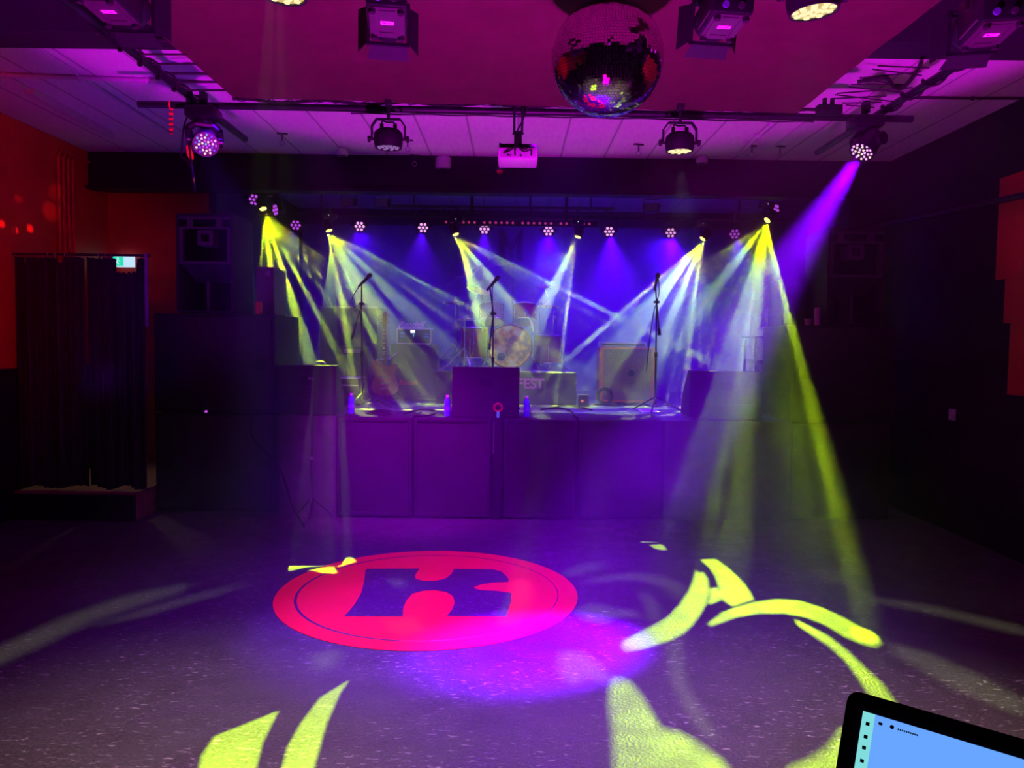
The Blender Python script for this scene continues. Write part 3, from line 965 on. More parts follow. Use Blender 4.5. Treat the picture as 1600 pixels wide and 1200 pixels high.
def moving_head(label, clamp, face, facedir, leds, roll=0.0):
    clamp, face = V(clamp), V(face)
    d = V(facedir).normalized()
    t = thing('moving_head', label, 'stage light', clamp, group='moving heads on the ceiling rig')
    MB().box((-.02, -.03, -.02), (.02, .03, .06), bev=.004).cyl((0, 0, -.06), (0, 0, 0), .012, n=10).build('clamp', 'black', t)
    MB().box((-.10, -.09, -.125), (.10, .09, -.045), bev=.018).build('base', 'blackgloss', t)
    # yoke turned across the head
    hc = face - d * .10 - clamp
    side = V((0, 0, 1)).cross(d).normalized()
    mb = MB()
    mb.cyl((0, 0, -.15), (0, 0, -.12), .06, n=20)
    tp = V((0, 0, -.155))
    for s in (-1, 1):
        e = side * s * .098
        a = tp + e * .55
        bq = hc + e
        for u, w in ((tp, a), (a, V((e.x, e.y, -.185))), (V((e.x, e.y, -.185)), bq)):
            mb.tube([u, w], .024, 8)
        mb.cyl(bq - e.normalized() * .014, bq + e.normalized() * .018, .042, n=18)
    mb.build('yoke', 'blackgloss', t)
    T = Matrix.Translation(face - clamp) @ V(d).to_track_quat('-Z', 'Y').to_matrix().to_4x4() @ Matrix.Rotation(roll, 4, 'Z')
    MB().lathe([(.0, .185), (.04, .182), (.068, .16), (.080, .10), (.082, .03), (.084, -.004), (.074, -.004), (.074, .004), (0, .004)], 28, T).build('head', 'blackgloss', t)
    mb = MB()
    spots = [(0, 0)] if leds == 'multi' else []
    for cnt, rr in ((6, .022), (12, .044), (12, .065)) if leds == 'multi' else ((5, .02), (7, .043), (12, .064)):
        spots += [(rr * cos(2 * pi * k / cnt + rr * 9), rr * sin(2 * pi * k / cnt + rr * 9)) for k in range(cnt)]
    rnd = random.Random(5)
    for (x, y) in spots:
        mb.mi = rnd.choice((0, 1, 2, 2, 3, 4)) if leds == 'multi' else rnd.choice((0, 0, 2))
        mb.lathe([(.0078, .006), (.0072, -.0015), (.0035, -.004)], 10, T @ Matrix.Translation((x, y, 0)))
    mb.build('led_array', ['ledhot', 'ledblue', 'ledwarm', 'ledcyan', 'ledfade'], t)
    return t


CM = V((0, 0, CAMZ))
k1 = P(318, 170, 5.28); k1.z = ZT - .02
moving_head('moving head with red white and blue dots on the rig beside the red wall', k1, LM + V((0, .06, 0)), (CM - LM).normalized() * 1.0 + V((.05, 0, -.35)), 'multi')
k2 = P(1352, 186, 5.3); k2.z = ZT - .02
moving_head('moving head throwing a thick violet beam at the rig end beside the black wall', k2, RM + (RM - PZ(842, 1010)).normalized() * .05, PZ(842, 1010) - RM, 'pink')
rc = thing('cable_drop', 'red edged cables hanging below the multicoloured moving head', 'cable', P(298, 236, 5.3))
MB().tube(bez([PZ(300, 167, ZT) - P(298, 236, 5.3)] + [P(x, y, 5.3) - P(298, 236, 5.3) for x, y in ((288, 195), (284, 232), (283, 244), (292, 250), (298, 260))]), .006, 6).build('cable_loop', 'rubber', rc)
MB().tube(bez([P(x, y, 5.3) - P(298, 236, 5.3) for x, y in ((293, 210), (297, 235), (300, 262), (303, 285), (304, 300))]), .009, 6).build('cable_tail', 'rubber', rc)
mb = MB()
mb.prism([(P(x, y, 5.3) - P(298, 236, 5.3)).xz[:] for x, y in ((291, 228), (297, 226), (302, 242), (302, 250), (296, 249), (292, 240))], -.004, .004, RX90)
mb.build('cable_flag', 'orangeclip', rc)

# ------------------------------------------------------------------ mirror ball
bc = P(949, 92, 3.5)
BR = 85.5 * 3.5 / 1200
ball = thing('mirror_ball', 'big mirror ball hanging below the canvas sail', 'mirror ball', bc, (radians(4), radians(-3), .3))
MB().lathe([(BR * .985 * sin(pi * k / 40), -BR * .985 * cos(pi * k / 40)) for k in range(41)], 64).build('core', 'rubber', ball)
mb = MB()
rnd = random.Random(3)
rows = 62
for i in range(rows):
    th0, th1 = pi * (i + .04) / rows, pi * (i + .96) / rows
    thm = (th0 + th1) / 2
    cnt = max(4, int(2 * rows * sin(thm)))
    if i < 1 or i > rows - 2: continue
    for k in range(cnt):
        f0, f1 = 2 * pi * (k + .04) / cnt, 2 * pi * (k + .96) / cnt
        fmid = (f0 + f1) / 2
        nrm = V((sin(thm) * cos(fmid), sin(thm) * sin(fmid), cos(thm)))
        nrm = (nrm + V((rnd.gauss(0, 1), rnd.gauss(0, 1), rnd.gauss(0, 1))) * .016).normalized()
        c = V((sin(thm) * cos(fmid), sin(thm) * sin(fmid), cos(thm))) * BR
        e1 = V((-sin(fmid), cos(fmid), 0)); e1 = (e1 - nrm * e1.dot(nrm)).normalized(); e2 = nrm.cross(e1)
        w = BR * sin(thm) * (f1 - f0) / 2; h = BR * (th1 - th0) / 2
        mb._add([c - e1 * w - e2 * h, c + e1 * w - e2 * h, c + e1 * w + e2 * h, c - e1 * w + e2 * h], [[0, 1, 2, 3]])
mb.build('mirror_tiles', mat('mirror', (.8, .78, .82), .03, 1.0, var=.03), ball, 0)
MB().lathe([(.03, BR * .98), (.03, BR + .02), (.012, BR + .03), (.012, BR + .07)], 16).build('cap', 'chrome', ball)
mt = thing('ball_motor', 'small black motor turning the mirror ball', 'motor', bc + V((0, 0, BR + .075)))
MB().box((-.05, -.05, 0), (.05, .05, max(.03, ZT - .012 - bc.z - BR - .075)), bev=.006).build('case', 'black', mt)

# ------------------------------------------------------------------ projector under the cross tube
pj = P(809, 250, 5.55)
pr = thing('projector', 'white video projector hanging under the cross tube', 'projector', pj)
MB().box((-.142, -.02, 0), (.142, .26, .085), bev=.012).build('body', 'white', pr)
MB().box((-.125, -.022, .012), (.125, -.0195, .072), bev=0).build('back_panel', mat('grey_panel', (.33, .31, .33), .5), pr)
for x, y, r in ((-.07, .03, .008), (-.055, .028, .006), (-.02, .03, .007), (.02, .028, .009), (.095, .03, .006)):
    MB().cyl((x, -.026, y), (x, -.021, y), r, n=10).build('port', 'rubber', pr)
zt = ZT - .024 - pj.z
MB().box((-.028, .05, .13), (.028, .11, .22), bev=.006).box((-.13, .06, .105), (.13, .09, .13), bev=.006).box((-.135, .05, .085), (-.12, .1, .13)).box((.12, .05, .085), (.135, .1, .13)).build('mount', 'black', pr)
for x in (-.028, .028):
    MB().cyl((x, .08, .2), (x, .08, .215), .013, n=10).tube([(x, .08, .21), (x, -.25 + .02, zt)], .009, 8).build('hanger', 'black', pr)
for pts in ([(-.02, -.025, .03), (-.02, -.06, .06), (-.005, -.03, .12), (-.01, .03, .2), (.03, -.06, .26), (.06, -.2, zt + .01)],
            [(.095, -.03, .03), (.09, -.05, .06), (.04, -.05, .05), (0, -.03, .1), (.0, .03, .2)],
            [(-.1, -.03, .04), (-.05, -.05, .06), (-.01, -.03, .11)]):
    MB().tube(bez(pts, 8), .006, 6).build('cord', 'rubber', pr)

# ------------------------------------------------------------------ ceiling bits
DY = {}


def on_ceiling(px, py):
    return PZ(px, py, CEIL)


def eye_hook(px, py, label):
    p = on_ceiling(px, py)
    t = thing('ceiling_hook', label, 'hook', p, (0, 0, .3), 'eye hooks screwed into the ceiling')
    MB().box((-.05, -.015, -.012), (.05, .015, 0)).cyl((0, 0, -.07), (0, 0, -.012), .007, n=8).build('plate', 'darksteel', t)
    MB().tube([(.022 * cos(a), 0, -.092 + .022 * sin(a)) for a in [2 * pi * k / 14 for k in range(14)]], .005, 6, closed=True).build('eye', 'steel', t)
    return t


HK = [((441, 208), 'eye hook left of the unlit can beside the small bent downlight'), ((637, 218), 'eye hook just right of the unlit can'),
      ((648, 242), 'eye hook below and right of the unlit can at the header edge'),
      ((998, 225), 'eye hook left of the yellow lit can, nearer one'), ((983, 251), 'eye hook left of the yellow lit can at the header edge'),
      ((1175, 227), 'eye hook right of the yellow lit can'), ((1219, 228), 'eye hook at the end of the diagonal ceiling conduit')]
h0 = eye_hook(*HK[0][0], HK[0][1])
for (q, lb) in HK[1:]:
    clone(h0, lb, on_ceiling(*q))


def down_cyl(px, py, label, r, h, tilt=0):
    p = on_ceiling(px, py)
    t = thing('ceiling_speaker', label, 'ceiling fitting', p, (0, tilt, 0), 'white ceiling fittings at the header')
    MB().lathe([(.0, 0), (r * .7, 0), (r * .8, -.01), (r * .8, -.02), (r, -.025), (r, -h), (r * .85, -h - .01), (0, -h - .006)], 24).build('can', 'white', t)
    MB().cyl((0, 0, -h - .004), (0, 0, -h - .012), r * .6, n=16).build('face', 'darksteel', t)
    return t


down_cyl(535, 231, 'small bent ceiling fitting with dark base left of the unlit can', .06, .07)
down_cyl(693, 244, 'pale round ceiling fitting between the unlit can and the projector', .085, .13)
down_cyl(1097, 243, 'small ceiling fitting right beside the yellow lit can', .06, .07)
down_cyl(1124, 254, 'pale tilted ceiling fitting right of the yellow lit can', .085, .14, .5)
sp = thing('smoke_alarm', 'red capped alarm on the header below the projector', 'alarm', P(781, 264, 8.12))
MB().lathe([(.0, .03), (.05, .03), (.055, .0), (.045, -.02), (0, -.02)], 20).build('base', 'darksteel', sp)
MB().lathe([(.035, -.02), (.035, -.035), (.02, -.05), (0, -.052)], 16).build('beacon', 'redplastic', sp)

CN = [([(-30, 112), (125, 118), (230, 122), (330, 127)], .018, 'white conduit crossing the ceiling beside the red wall', 'white'),
      ([(28, 52), (115, 108), (125, 120)], .010, 'thin conduit running along the ceiling to the cross conduit', 'white'),
      ([(135, 122), (200, 164), (245, 193), (268, 206)], .012, 'thin conduit running on from the cross conduit toward the header', 'white'),
      ([(5, 112), (50, 140), (95, 168)], .012, 'conduit next to the long ceiling batten', 'white'),
      ([(1432, 150), (1520, 151), (1640, 151)], .012, 'dark conduit crossing the ceiling beside the black wall', 'darksteel'),
      ([(1212, 226), (1240, 203), (1275, 178)], .010, 'diagonal thin conduit behind the cross tube', 'white'),
      ([(1155, 238), (1185, 208), (1205, 190)], .02, 'pale batten on the ceiling right of the yellow lit can', 'white')]
for pts, r, lb, m_ in CN:
    mb = MB().tube([on_ceiling(x, y) - V((0, 0, r)) for x, y in pts], r, 8)
    for x, y in pts[1:-1]:
        mb.ball(on_ceiling(x, y) - V((0, 0, r)), r * 1.6, 8)
    tag(mb.build('ceiling_conduit', m_), lb, 'conduit', 'conduits on the ceiling')
p, q = on_ceiling(45, 137), on_ceiling(172, 208)
d = (q - p).normalized(); n_ = V((-d.y, d.x, 0))
mb = MB()
w = .045
mb._add([p - n_ * w, p + n_ * w, q + n_ * w, q - n_ * w] + [v - V((0, 0, .05)) for v in (p - n_ * w * .7, p + n_ * w * .7, q + n_ * w * .7, q - n_ * w * .7)],
        [[0, 1, 2, 3], [4, 5, 6, 7], [0, 1, 5, 4], [1, 2, 6, 5], [2, 3, 7, 6], [3, 0, 4, 7]])
tag(mb.build('ceiling_batten', 'white'), 'long unlit batten light on the ceiling over the red wall', 'light')
q = PX(104, 262, XL + .06)
mb = MB()
for dy in (-.08, 0, .08, .16):
    mb.tube([(XL + .03, q.y + dy, 1.4), (XL + .03, q.y + dy, q.z + .1), (XL + .03, q.y + dy + .06, q.z + .16), (XL + .03, q.y + dy + .3, q.z + .16)], .016, 8)
tag(mb.build('wall_pipework', 'redwall'), 'red painted pipes bending up the red wall below the ceiling', 'pipes')


# ------------------------------------------------------------------ stage lights
sp0, sp1 = P(372, 338, 9.66), P(1240, 352, 9.66)
zp_ = WASH_P[3].z + .16
tag(MB().cyl((sp0.x, 9.66, zp_), (sp1.x, 9.66, zp_), .024, n=14).cyl((-2.4, 9.66, zp_), (-2.4, 9.66, CEIL), .012, n=8).cyl((.2, 9.66, zp_), (.2, 9.66, CEIL), .012, n=8).cyl((2.8, 9.66, zp_), (2.8, 9.66, CEIL), .012, n=8).build('stage_pipe', PIPE), 'black lighting tube across the stage with the seven dot lamps', 'pipe')


def wash_lamp(label, loc, facedir, leds, lensr=.062, clampz=None):
    t = thing('wash_lamp', label, 'stage light', loc, R=aim(facedir), group='seven dot wash lamps over the stage')
    # looks along local -Z
    MB().lathe([(.0, .12), (.05, .118), (.072, .09), (.078, .02), (.078, -.004), (.070, -.004), (.070, .006), (0, .006)], 24).build('body', 'black', t)
    mb = MB()
    for x, y in [(0, 0)] + [(.046 * cos(k * pi / 3), .046 * sin(k * pi / 3)) for k in range(6)]:
        mb.lathe([(.0165, .006), (.0155, -.002), (.008, -.007), (0, -.008)], 14, Matrix.Translation((x, y, 0)))
    mb.build('led_cluster', leds, t)
    MB().tube([(-.09, 0, .05), (-.09, .1, .05), (-.06, .14, .05), (.06, .14, .05), (.09, .1, .05), (.09, 0, .05)], .007, 6).build('yoke', 'black', t)
    MB().cyl((0, .135, .05), (0, .23, .05), .012, n=10).build('clamp', 'black', t)
    for s in (-1, 1):
        MB().cyl((s * .076, 0, .05), (s * .105, 0, .05), .013, n=10).build('knob', 'rubber', t)
    return t


WL = ['seven dot lamp, dim, nearest the leftmost fan of yellow beams', 'bright seven dot lamp just right of the yellow fan over the amp side mic stand',
      'bright seven dot lamp left of the pink LED bar', 'seven dot lamp under the left half of the pink LED bar', 'bright seven dot lamp under the right half of the pink LED bar',
      'bright seven dot lamp just right of the middle right yellow fan', 'bright seven dot lamp left of the yellow fan over the orange cabinet', 'dim seven dot lamp next to the rightmost yellow fan']
ONCE = {}
for k, p in enumerate(WASH_P):
    hot = 1 <= k <= 6
    fd = (CM - p).normalized() + V((0, 0, -.25))
    key = 'hot' if hot else 'dim'
    if key in ONCE:
        clone(ONCE[key], WL[k], p, R=aim(fd))
    else:
        ONCE[key] = wash_lamp(WL[k], p, fd, 'ledhot' if hot else 'ledfade')
for (x, y), yaw, lb, dz in (((397, 312), .55, 'dim seven dot lamp highest at the corner above the first yellow fan', 0), ((430, 328), -1.1, 'dim seven dot lamp turned edge on beside the first yellow fan', 0), ((1213, 328), 1.1, 'dim seven dot lamp turned edge on above the rightmost yellow fan', 0)):
    p = P(x, y, 8.75)
    fd = Matrix.Rotation(yaw, 3, 'Z') @ (CM - p).normalized()
    clone(ONCE['dim'], lb, p, R=aim(fd))
for p, side in ((P(411, 322, 8.75), -1), (P(1203, 338, 8.75), 1)):
    z = p.z + .20
    tag(MB().cyl((p.x - .30, 8.75, z), (p.x + .30, 8.75, z), .022, n=12).cyl((p.x, 8.75, z), (p.x, 8.75, 3.6), .014, n=10).build('stage_pipe', PIPE),
        'short black tube at the ' + ('first' if side < 0 else 'last') + ' yellow fan behind the header', 'pipe')


def beam_head(label, lens, d, clampz):
    """Small moving head: base above, yoke, head with a round lens."""
    lens, d = V(lens), V(d).normalized()
    top = lens + V((0, .05, .20))
    t = thing('beam_moving_head', label, 'stage light', top, group='beam moving heads over the stage')
    MB().box((-.075, -.06, -.055), (.075, .06, .0), bev=.012).cyl((0, 0, 0), (0, 0, .05), .012, n=10).build('base', 'black', t)
    hc = lens - d * .06 - top
    side = V((0, 0, 1)).cross(d).normalized()
    mb = MB().cyl((0, 0, -.07), (0, 0, -.055), .04, n=16)
    for s in (-1, 1):
        e = side * s * .066
        mb.tube([V((0, 0, -.07)), V((e.x, e.y, -.085)), hc + e], .014, 8)
    mb.build('yoke', 'black', t)
    T = Matrix.Translation(lens - top) @ d.to_track_quat('-Z', 'Y').to_matrix().to_4x4()
    MB().lathe([(0, .13), (.035, .128), (.05, .10), (.052, .02), (.046, -.002), (.038, -.002), (.038, .008), (0, .008)], 20, T).build('head', 'black', t)
    MB().lathe([(0, .006), (.036, .006), (.034, -.006), (.0, -.016)], 20, T).build('lens', 'beamlens', t)
    MB().box((-.004, -.0612, -.03), (.004, -.06, -.022)).build('status_light', 'displaywhite', t)
    return t


BLAB = ['beam head of the solid yellow fan over the box speaker in the corner', 'beam head of the yellow fan falling on the boom mic stand near the amp',
        'beam head of the left yellow fan over the drums', 'beam head of the right yellow fan over the drums', 'beam head of the yellow fan over the orange cabinet and mic stand',
        'beam head of the long yellow fan falling on the dance floor']
HEADS = []
for k, (p, d) in enumerate(FAN_P):
    HEADS.append(beam_head(BLAB[k], p, d, None))
bpy.context.view_layer.update()
for gi, hi in ((0, 5), (2, 1), (4, 1), (5, 2), (6, 4)):
    mb, T, R0 = gobo_plate(GOBOS[gi])
    o = mb.build('gobo_plate', 'black', HEADS[hi], 0)
    o.matrix_local = Matrix.Translation(-V(HEADS[hi].location)) @ T

# LED bar with four rows of six dots
b0, b1 = P(688, 346, 9.45), P(934, 352, 9.45)
lbar = thing('led_bar', 'long LED bar with a row of pink dots over the drums', 'stage light', (b0 + b1) / 2)
L = b1.x - b0.x
MB().box((-L / 2, -.03, -.035), (L / 2, .04, .035), bev=.005).build('housing', 'black', lbar)
mb = MB()
for i in range(24):
    px = 697 + i * 8.9 + (i // 6) * 6.4
    x = P(min(px, 930), 349, 9.42).x - (b0.x + b1.x) / 2
    mb.lathe([(.016, 0), (.014, .006), (.0, .012)], 10, Matrix.Translation((x, -.03, 0)) @ RX90)
mb.build('led_dots', 'ledpink', lbar)
for x in (-L * .3, L * .3):
    MB().box((x - .02, -.01, .035), (x + .02, .02, CEIL - lbar.location.z)).build('bracket', 'black', lbar)
tb0, tb1 = P(610, 322, 9.9), P(960, 330, 9.9)
mb = MB()
for dz in (0, -.1):
    mb.cyl((tb0.x, 9.9, tb0.z + dz), (tb1.x, 9.9, tb0.z + dz), .02, n=12)
for k in range(15):
    x = tb0.x + (tb1.x - tb0.x) * (k + .5) / 15
    mb.cyl((x, 9.9, tb0.z - .1), (x, 9.9, tb0.z), .010, n=8)
for x in (tb0.x + .3, tb1.x - .3):
    mb.cyl((x, 9.9, tb0.z), (x, 9.9, CEIL), .01, n=8)
tag(mb.build('ladder_truss', 'darksteel'), 'black ladder truss at the back above the pink LED bar', 'truss')
for (x, y), lb in (((545, 317), 'unlit flood lamp behind the header near the first yellow fans'), ((598, 318), 'unlit round lamp behind the header left of the LED bar'), ((1018, 325), 'unlit round lamp behind the header over the orange cabinet')):
    p = P(x, y, 9.1)
    t = thing('flood_lamp', lb, 'stage light', p, (0, 0, radians(-20)))
    MB().box((-.09, -.04, -.05), (.09, .05, .05), bev=.01).build('body', 'darksteel', t)
    MB().box((-.075, -.043, -.04), (.075, -.04, .04)).build('glass', mat('dull_glass', (.3, .2, .3), .3), t)
    MB().tube([(-.1, 0, 0), (-.1, 0, .1), (.1, 0, .1), (.1, 0, 0)], .006, 6).cyl((0, 0, .1), (0, 0, CEIL - p.z), .01, n=8).build('bracket', 'black', t)

# ------------------------------------------------------------------ subwoofers in front of the stage
SUBX = [(526, 644, 'black subwoofer under the lit stage edge at the bottle beside the amp'), (646, 767, 'black subwoofer between the outer subwoofer and the post'),
        (787, 902, 'black subwoofer right of the post under the second stage bottle'), (904, 1040, 'black subwoofer at the stage edge where the violet haze glows')]
YS = 7.08
for a, c, lb in SUBX:
    xa, xc = P(a, 700, YS).x, P(c, 700, YS).x
    w = xc - xa
    t = thing('subwoofer', lb, 'speaker', ((xa + xc) / 2, YS, 0), group='subwoofers along the stage front')
    MB().box((-w / 2 + .004, .03, .02), (w / 2 - .004, .69, STZ), bev=.008).build('cabinet', 'carpet', t)
    mb = MB()
    fw = .035
    for lo, hi in (((-w / 2 + .004, 0, .02), (-w / 2 + fw, .03, STZ)), ((w / 2 - fw, 0, .02), (w / 2 - .004, .03, STZ)), ((-w / 2 + fw, 0, STZ - fw), (w / 2 - fw, .03, STZ)), ((-w / 2 + fw, 0, .02), (w / 2 - fw, .03, .02 + fw))):
        mb.box(lo, hi, bev=.006)
    mb.build('front_frame', 'carpet', t)
    MB().box((-w / 2 + fw, .018, .02 + fw), (w / 2 - fw, .03, STZ - fw)).build('grille', 'grille', t)
    for sx in (-1, 1):
        for sy in (.1, .6):
            MB().cyl((sx * (w / 2 - .06), sy, 0), (sx * (w / 2 - .06), sy, .02), .02, n=10).build('foot', 'rubber', t)
xp = P(777, 740, YS - .0).x
po = thing('front_post', 'black post with red ring top standing between the subwoofers', 'post', (xp, YS + .03, 0))
MB().box((-.045, -.03, 0), (.045, .03, P(777, 652, YS).z), bev=.004).build('post', 'black', po)
zc = P(776, 637, YS).z
MB().box((-.041, -.038, .62), (-.033, -.03, .92)).build('chrome_strip', 'steel', po)
MB().tube([(.036 * cos(a), -.02, zc + .036 * sin(a)) for a in [2 * pi * k / 24 for k in range(24)]], .010, 8, closed=True).build('ring', 'redplastic', po)
MB().cyl((0, -.02, P(777, 652, YS).z - .005), (0, -.02, zc - .034), .014, n=12).build('ring_neck', 'ampblue', po)  # neck glows by itself though it is no lamp

# stands and cables before the stage
sv = thing('thin_stand', 'thin upright pole stand before the stage beside the subwoofers', 'stand', (P(487, 700, 7.0).x, 7.0, 0))
MB().cyl((0, 0, .12), (0, 0, P(486, 580, 7.0).z), .009, n=10).build('pole', 'darksteel', sv)
MB().cyl((0, -.005, P(487, 716, 7.0).z - .012), (0, -.005, P(487, 716, 7.0).z + .012), .017, n=12).build('collar', 'steel', sv)
MB().cyl((-.03, 0, P(484, 592, 7.0).z), (.012, 0, P(484, 592, 7.0).z), .01, n=10).build('thumb_screw', 'steel', sv)
mb = MB()
for k in range(3):
    a = k * 2 * pi / 3 + .5
    mb.tube([(0, 0, .2), (.2 * cos(a), .2 * sin(a), .01)], .008, 8)
mb.build('tripod', 'darksteel', sv)
tag(MB().tube(bez([P(402, 640, 7.1), P(392, 660, 7.1), P(398, 690, 7.08), P(430, 720, 7.05), P(446, 755, 7.0), P(456, 790, 7.0), PZ(475, 822, .012)]), .010, 8).build('floor_cable', 'rubber'),
    'black cable hanging down the dark stage front beside the thin pole stand', 'cable')


# ------------------------------------------------------------------ wedges and stage monitors
def wedge(label, x0, x1, y0, zb, h, depth, slope_front=False, rot=0.0):
    t = thing('stage_monitor', label, 'speaker', ((x0 + x1) / 2, y0, zb), (0, 0, rot), 'monitor wedges at the stage edge')
    w = (x1 - x0) / 2
    prof = [(0, 0.012), (0, h), (depth * .28, h), (depth, h * .32), (depth, 0.012)]
    T = Matrix(((0, 0, 1, 0), (1, 0, 0, 0), (0, 1, 0, 0), (0, 0, 0, 1)))
    MB().prism(prof, -w, w, T).build('cabinet', 'carpet', t)
    MB().box((-w, -.004, h * .31), (w, 0, h * .318)).build('seam', 'darksteel', t)
    MB().box((-.06, -.005, h * .62), (.06, -.0005, h * .78)).build('handle', 'rubber', t)
    q = V((0, depth * .28, h)); r_ = V((0, depth, h * .32)); dd = (r_ - q).normalized(); nn = V((0, -dd.z, dd.y))
    if nn.z < 0: nn = -nn
    g = MB()
    pts = [q + dd * .03 + V((-w + .03, 0, 0)), q + dd * .03 + V((w - .03, 0, 0)), r_ - dd * .03 + V((w - .03, 0, 0)), r_ - dd * .03 + V((-w + .03, 0, 0))]
    g._add([p + nn * .002 for p in pts] + [p + nn * .012 for p in pts], [[0, 1, 2, 3], [4, 5, 6, 7], [0, 1, 5, 4], [1, 2, 6, 5], [2, 3, 7, 6], [3, 0, 4, 7]])
    g.build('grille', 'grille', t)
    for sx in (-1, 1):
        for sy in (.05, depth - .05):
            MB().cyl((sx * (w - .05), sy, 0), (sx * (w - .05), sy, .013), .018, n=10).build('foot', 'rubber', t)
    return t


pc0, pc1 = P(706, 652, 7.16), P(811, 652, 7.16)
wedge('black monitor wedge behind the post in the middle of the stage edge', pc0.x, pc1.x, 7.16, STZ, P(758, 574, 7.16).z - STZ, .5)
pl0, pl1 = P(436, 640, 7.2), P(524, 640, 7.2)
wm = wedge('black monitor cabinet behind the thin pole stand', pl0.x, pl1.x, 7.2, STZ, P(480, 571, 7.2).z - STZ, .5, rot=radians(3))
MB().tube(bez([(.06, .06, P(480, 571, 7.2).z - STZ + .004), (.08, .06, P(480, 571, 7.2).z - STZ + .03), (.14, .06, P(480, 571, 7.2).z - STZ + .03), (.16, .06, P(480, 571, 7.2).z - STZ + .004)]), .007, 6).build('handle', 'ledfade' if False else mat('violet_handle', (.3, .25, .8), .4), wm)
pr0, pr1 = P(1078, 640, 7.3), P(1188, 640, 7.3)
wr_ = wedge('black monitor cabinet inside the long yellow fan at the stage edge', pr0.x, pr1.x, 7.3, STZ, P(1120, 580, 7.3).z - STZ, .5, rot=radians(-3))


# ------------------------------------------------------------------ PA towers
def sub_box(label, x0, x1, y0, z0, h, depth):
    t = thing('bass_cabinet', label, 'speaker', ((x0 + x1) / 2, y0, z0), group='bass cabinets under the PA speakers')
    w = (x1 - x0) / 2
    MB().box((-w, .02, .012), (w, depth, h), bev=.01).build('cabinet', 'carpet', t)
    MB().box((-w + .03, 0, .05), (w - .03, .02, h - .03), bev=.004).build('grille', 'grille', t)
    for sx in (-1, 1):
        MB().box((sx * (w - .12) - .05, -.004, h * .45), (sx * (w - .12) + .05, 0, h * .55)).build('handle', 'rubber', t)
        for sy in (.08, depth - .08):
            MB().cyl((sx * (w - .08), sy, 0), (sx * (w - .08), sy, .012), .02, n=10).build('foot', 'rubber', t)
    return t


TOPL, TOPR = P(330, 490, 7.2).z, P(1330, 509, 7.2).z
lx0, lx1 = P(240, 600, 7.2).x, P(428, 600, 7.2).x
rx0, rx1 = P(1236, 600, 7.2).x, P(1398, 600, 7.2).x
for (x0, x1, zt, word) in ((lx0, lx1, TOPL, 'beside the drape'), (rx0, rx1, TOPR, 'beside the black wall')):
    sub_box('lower black bass cabinet of the PA tower ' + word, x0, x1, 7.2, 0, zt / 2 - .001, .85)
    sub_box('upper black bass cabinet of the PA tower ' + word, x0, x1, 7.2, zt / 2 + .001, zt / 2 - .001, .85)


def pa_top(label, x0, x1, y0, z0, h):
    t = thing('pa_speaker', label, 'speaker', ((x0 + x1) / 2, y0, z0), group='horn loaded PA speakers on the bass cabinets')
    w = (x1 - x0) / 2
    d = .55
    mb = MB()
    mb.box((-w, 0, .01), (-w + .025, d, h)).box((w - .025, 0, .01), (w, d, h)).box((-w + .025, 0, h - .03), (w - .025, d, h)).box((-w + .025, 0, .01), (w - .025, d, .03)).box((-w + .025, d - .03, .03), (w - .025, d, h - .03))
    mb.build('cabinet', 'carpet', t)
    H = lambda py: P(320, py, y0).z - z0
    k = h / (P(320, 332, 7.25).z - P(320, 489, 7.25).z)
    Z = lambda py: (P(320, py, 7.25).z - P(320, 489, 7.25).z) * k
    mb = MB()
    mb.box((-w + .025, .01, Z(341)), (w - .025, .06, h - .03)).box((-w + .025, .01, Z(356)), (w - .025, .06, Z(353)))
    mb.box((-w + .10, .012, Z(353)), (-w + .155, .06, Z(341))).box((w - .16, .012, Z(353)), (w - .105, .06, Z(341)))
    mb.box((-w + .025, .01, Z(408)), (-w + .06, .06, Z(356))).box((w - .06, .01, Z(408)), (w - .025, .06, Z(356))).box((-w + .025, .01, Z(411)), (w - .025, .06, Z(407)))
    mb.build('front_baffle', mat('pa_baffle', (.06, .055, .065), .5), t)
    cxh, czh = 0.0, (Z(358) + Z(382)) / 2
    hw, hh = w * .27, (Z(358) - Z(382)) / 2
    hb_ = MB()
    for lo, hi in (((-hw, .02, czh - hh), (-hw * .55, .2, czh + hh)), ((hw * .55, .02, czh - hh), (hw, .2, czh + hh)), ((-hw * .55, .02, czh + hh * .5), (hw * .55, .2, czh + hh)), ((-hw * .55, .02, czh - hh), (hw * .55, .2, czh - hh * .5))):
        hb_.box(lo, hi)
    hb_.build('tweeter_horn', mat('pa_horn', (.07, .065, .08), .45), t)
    g = MB()
    g._add([(-w + .03, .03, Z(410)), (w - .03, .03, Z(410)), (w - .08, .30, Z(437)), (-w + .08, .30, Z(437)), (-w + .03, .04, Z(411)), (w - .03, .04, Z(411)), (w - .08, .31, Z(438)), (-w + .08, .31, Z(438))],
           [[0, 1, 2, 3], [4, 5, 6, 7], [0, 1, 5, 4], [1, 2, 6, 5], [2, 3, 7, 6], [3, 0, 4, 7]])
    g.build('horn_plate', mat('pa_plate', (.05, .045, .055), .5), t)
    MB().box((-.012, .08, .03), (.012, .4, Z(438))).build('divider', mat('pa_divider', (.06, .055, .07), .45), t)
    mb = MB()
    for rr, y in ((.9, .34), (.5, .42)):
        mb.cyl((0, y, Z(462)), (0, y + .02, Z(462)), min(w * .75, Z(462) - .04) * rr, n=28)
    mb.build('woofer', 'rubber', t)
    for sx in (-1, 1):
        for sy in (.05, d - .06):
            MB().cyl((sx * (w - .05), sy, 0), (sx * (w - .05), sy, .011), .018, n=10).build('foot', 'rubber', t)
    return t


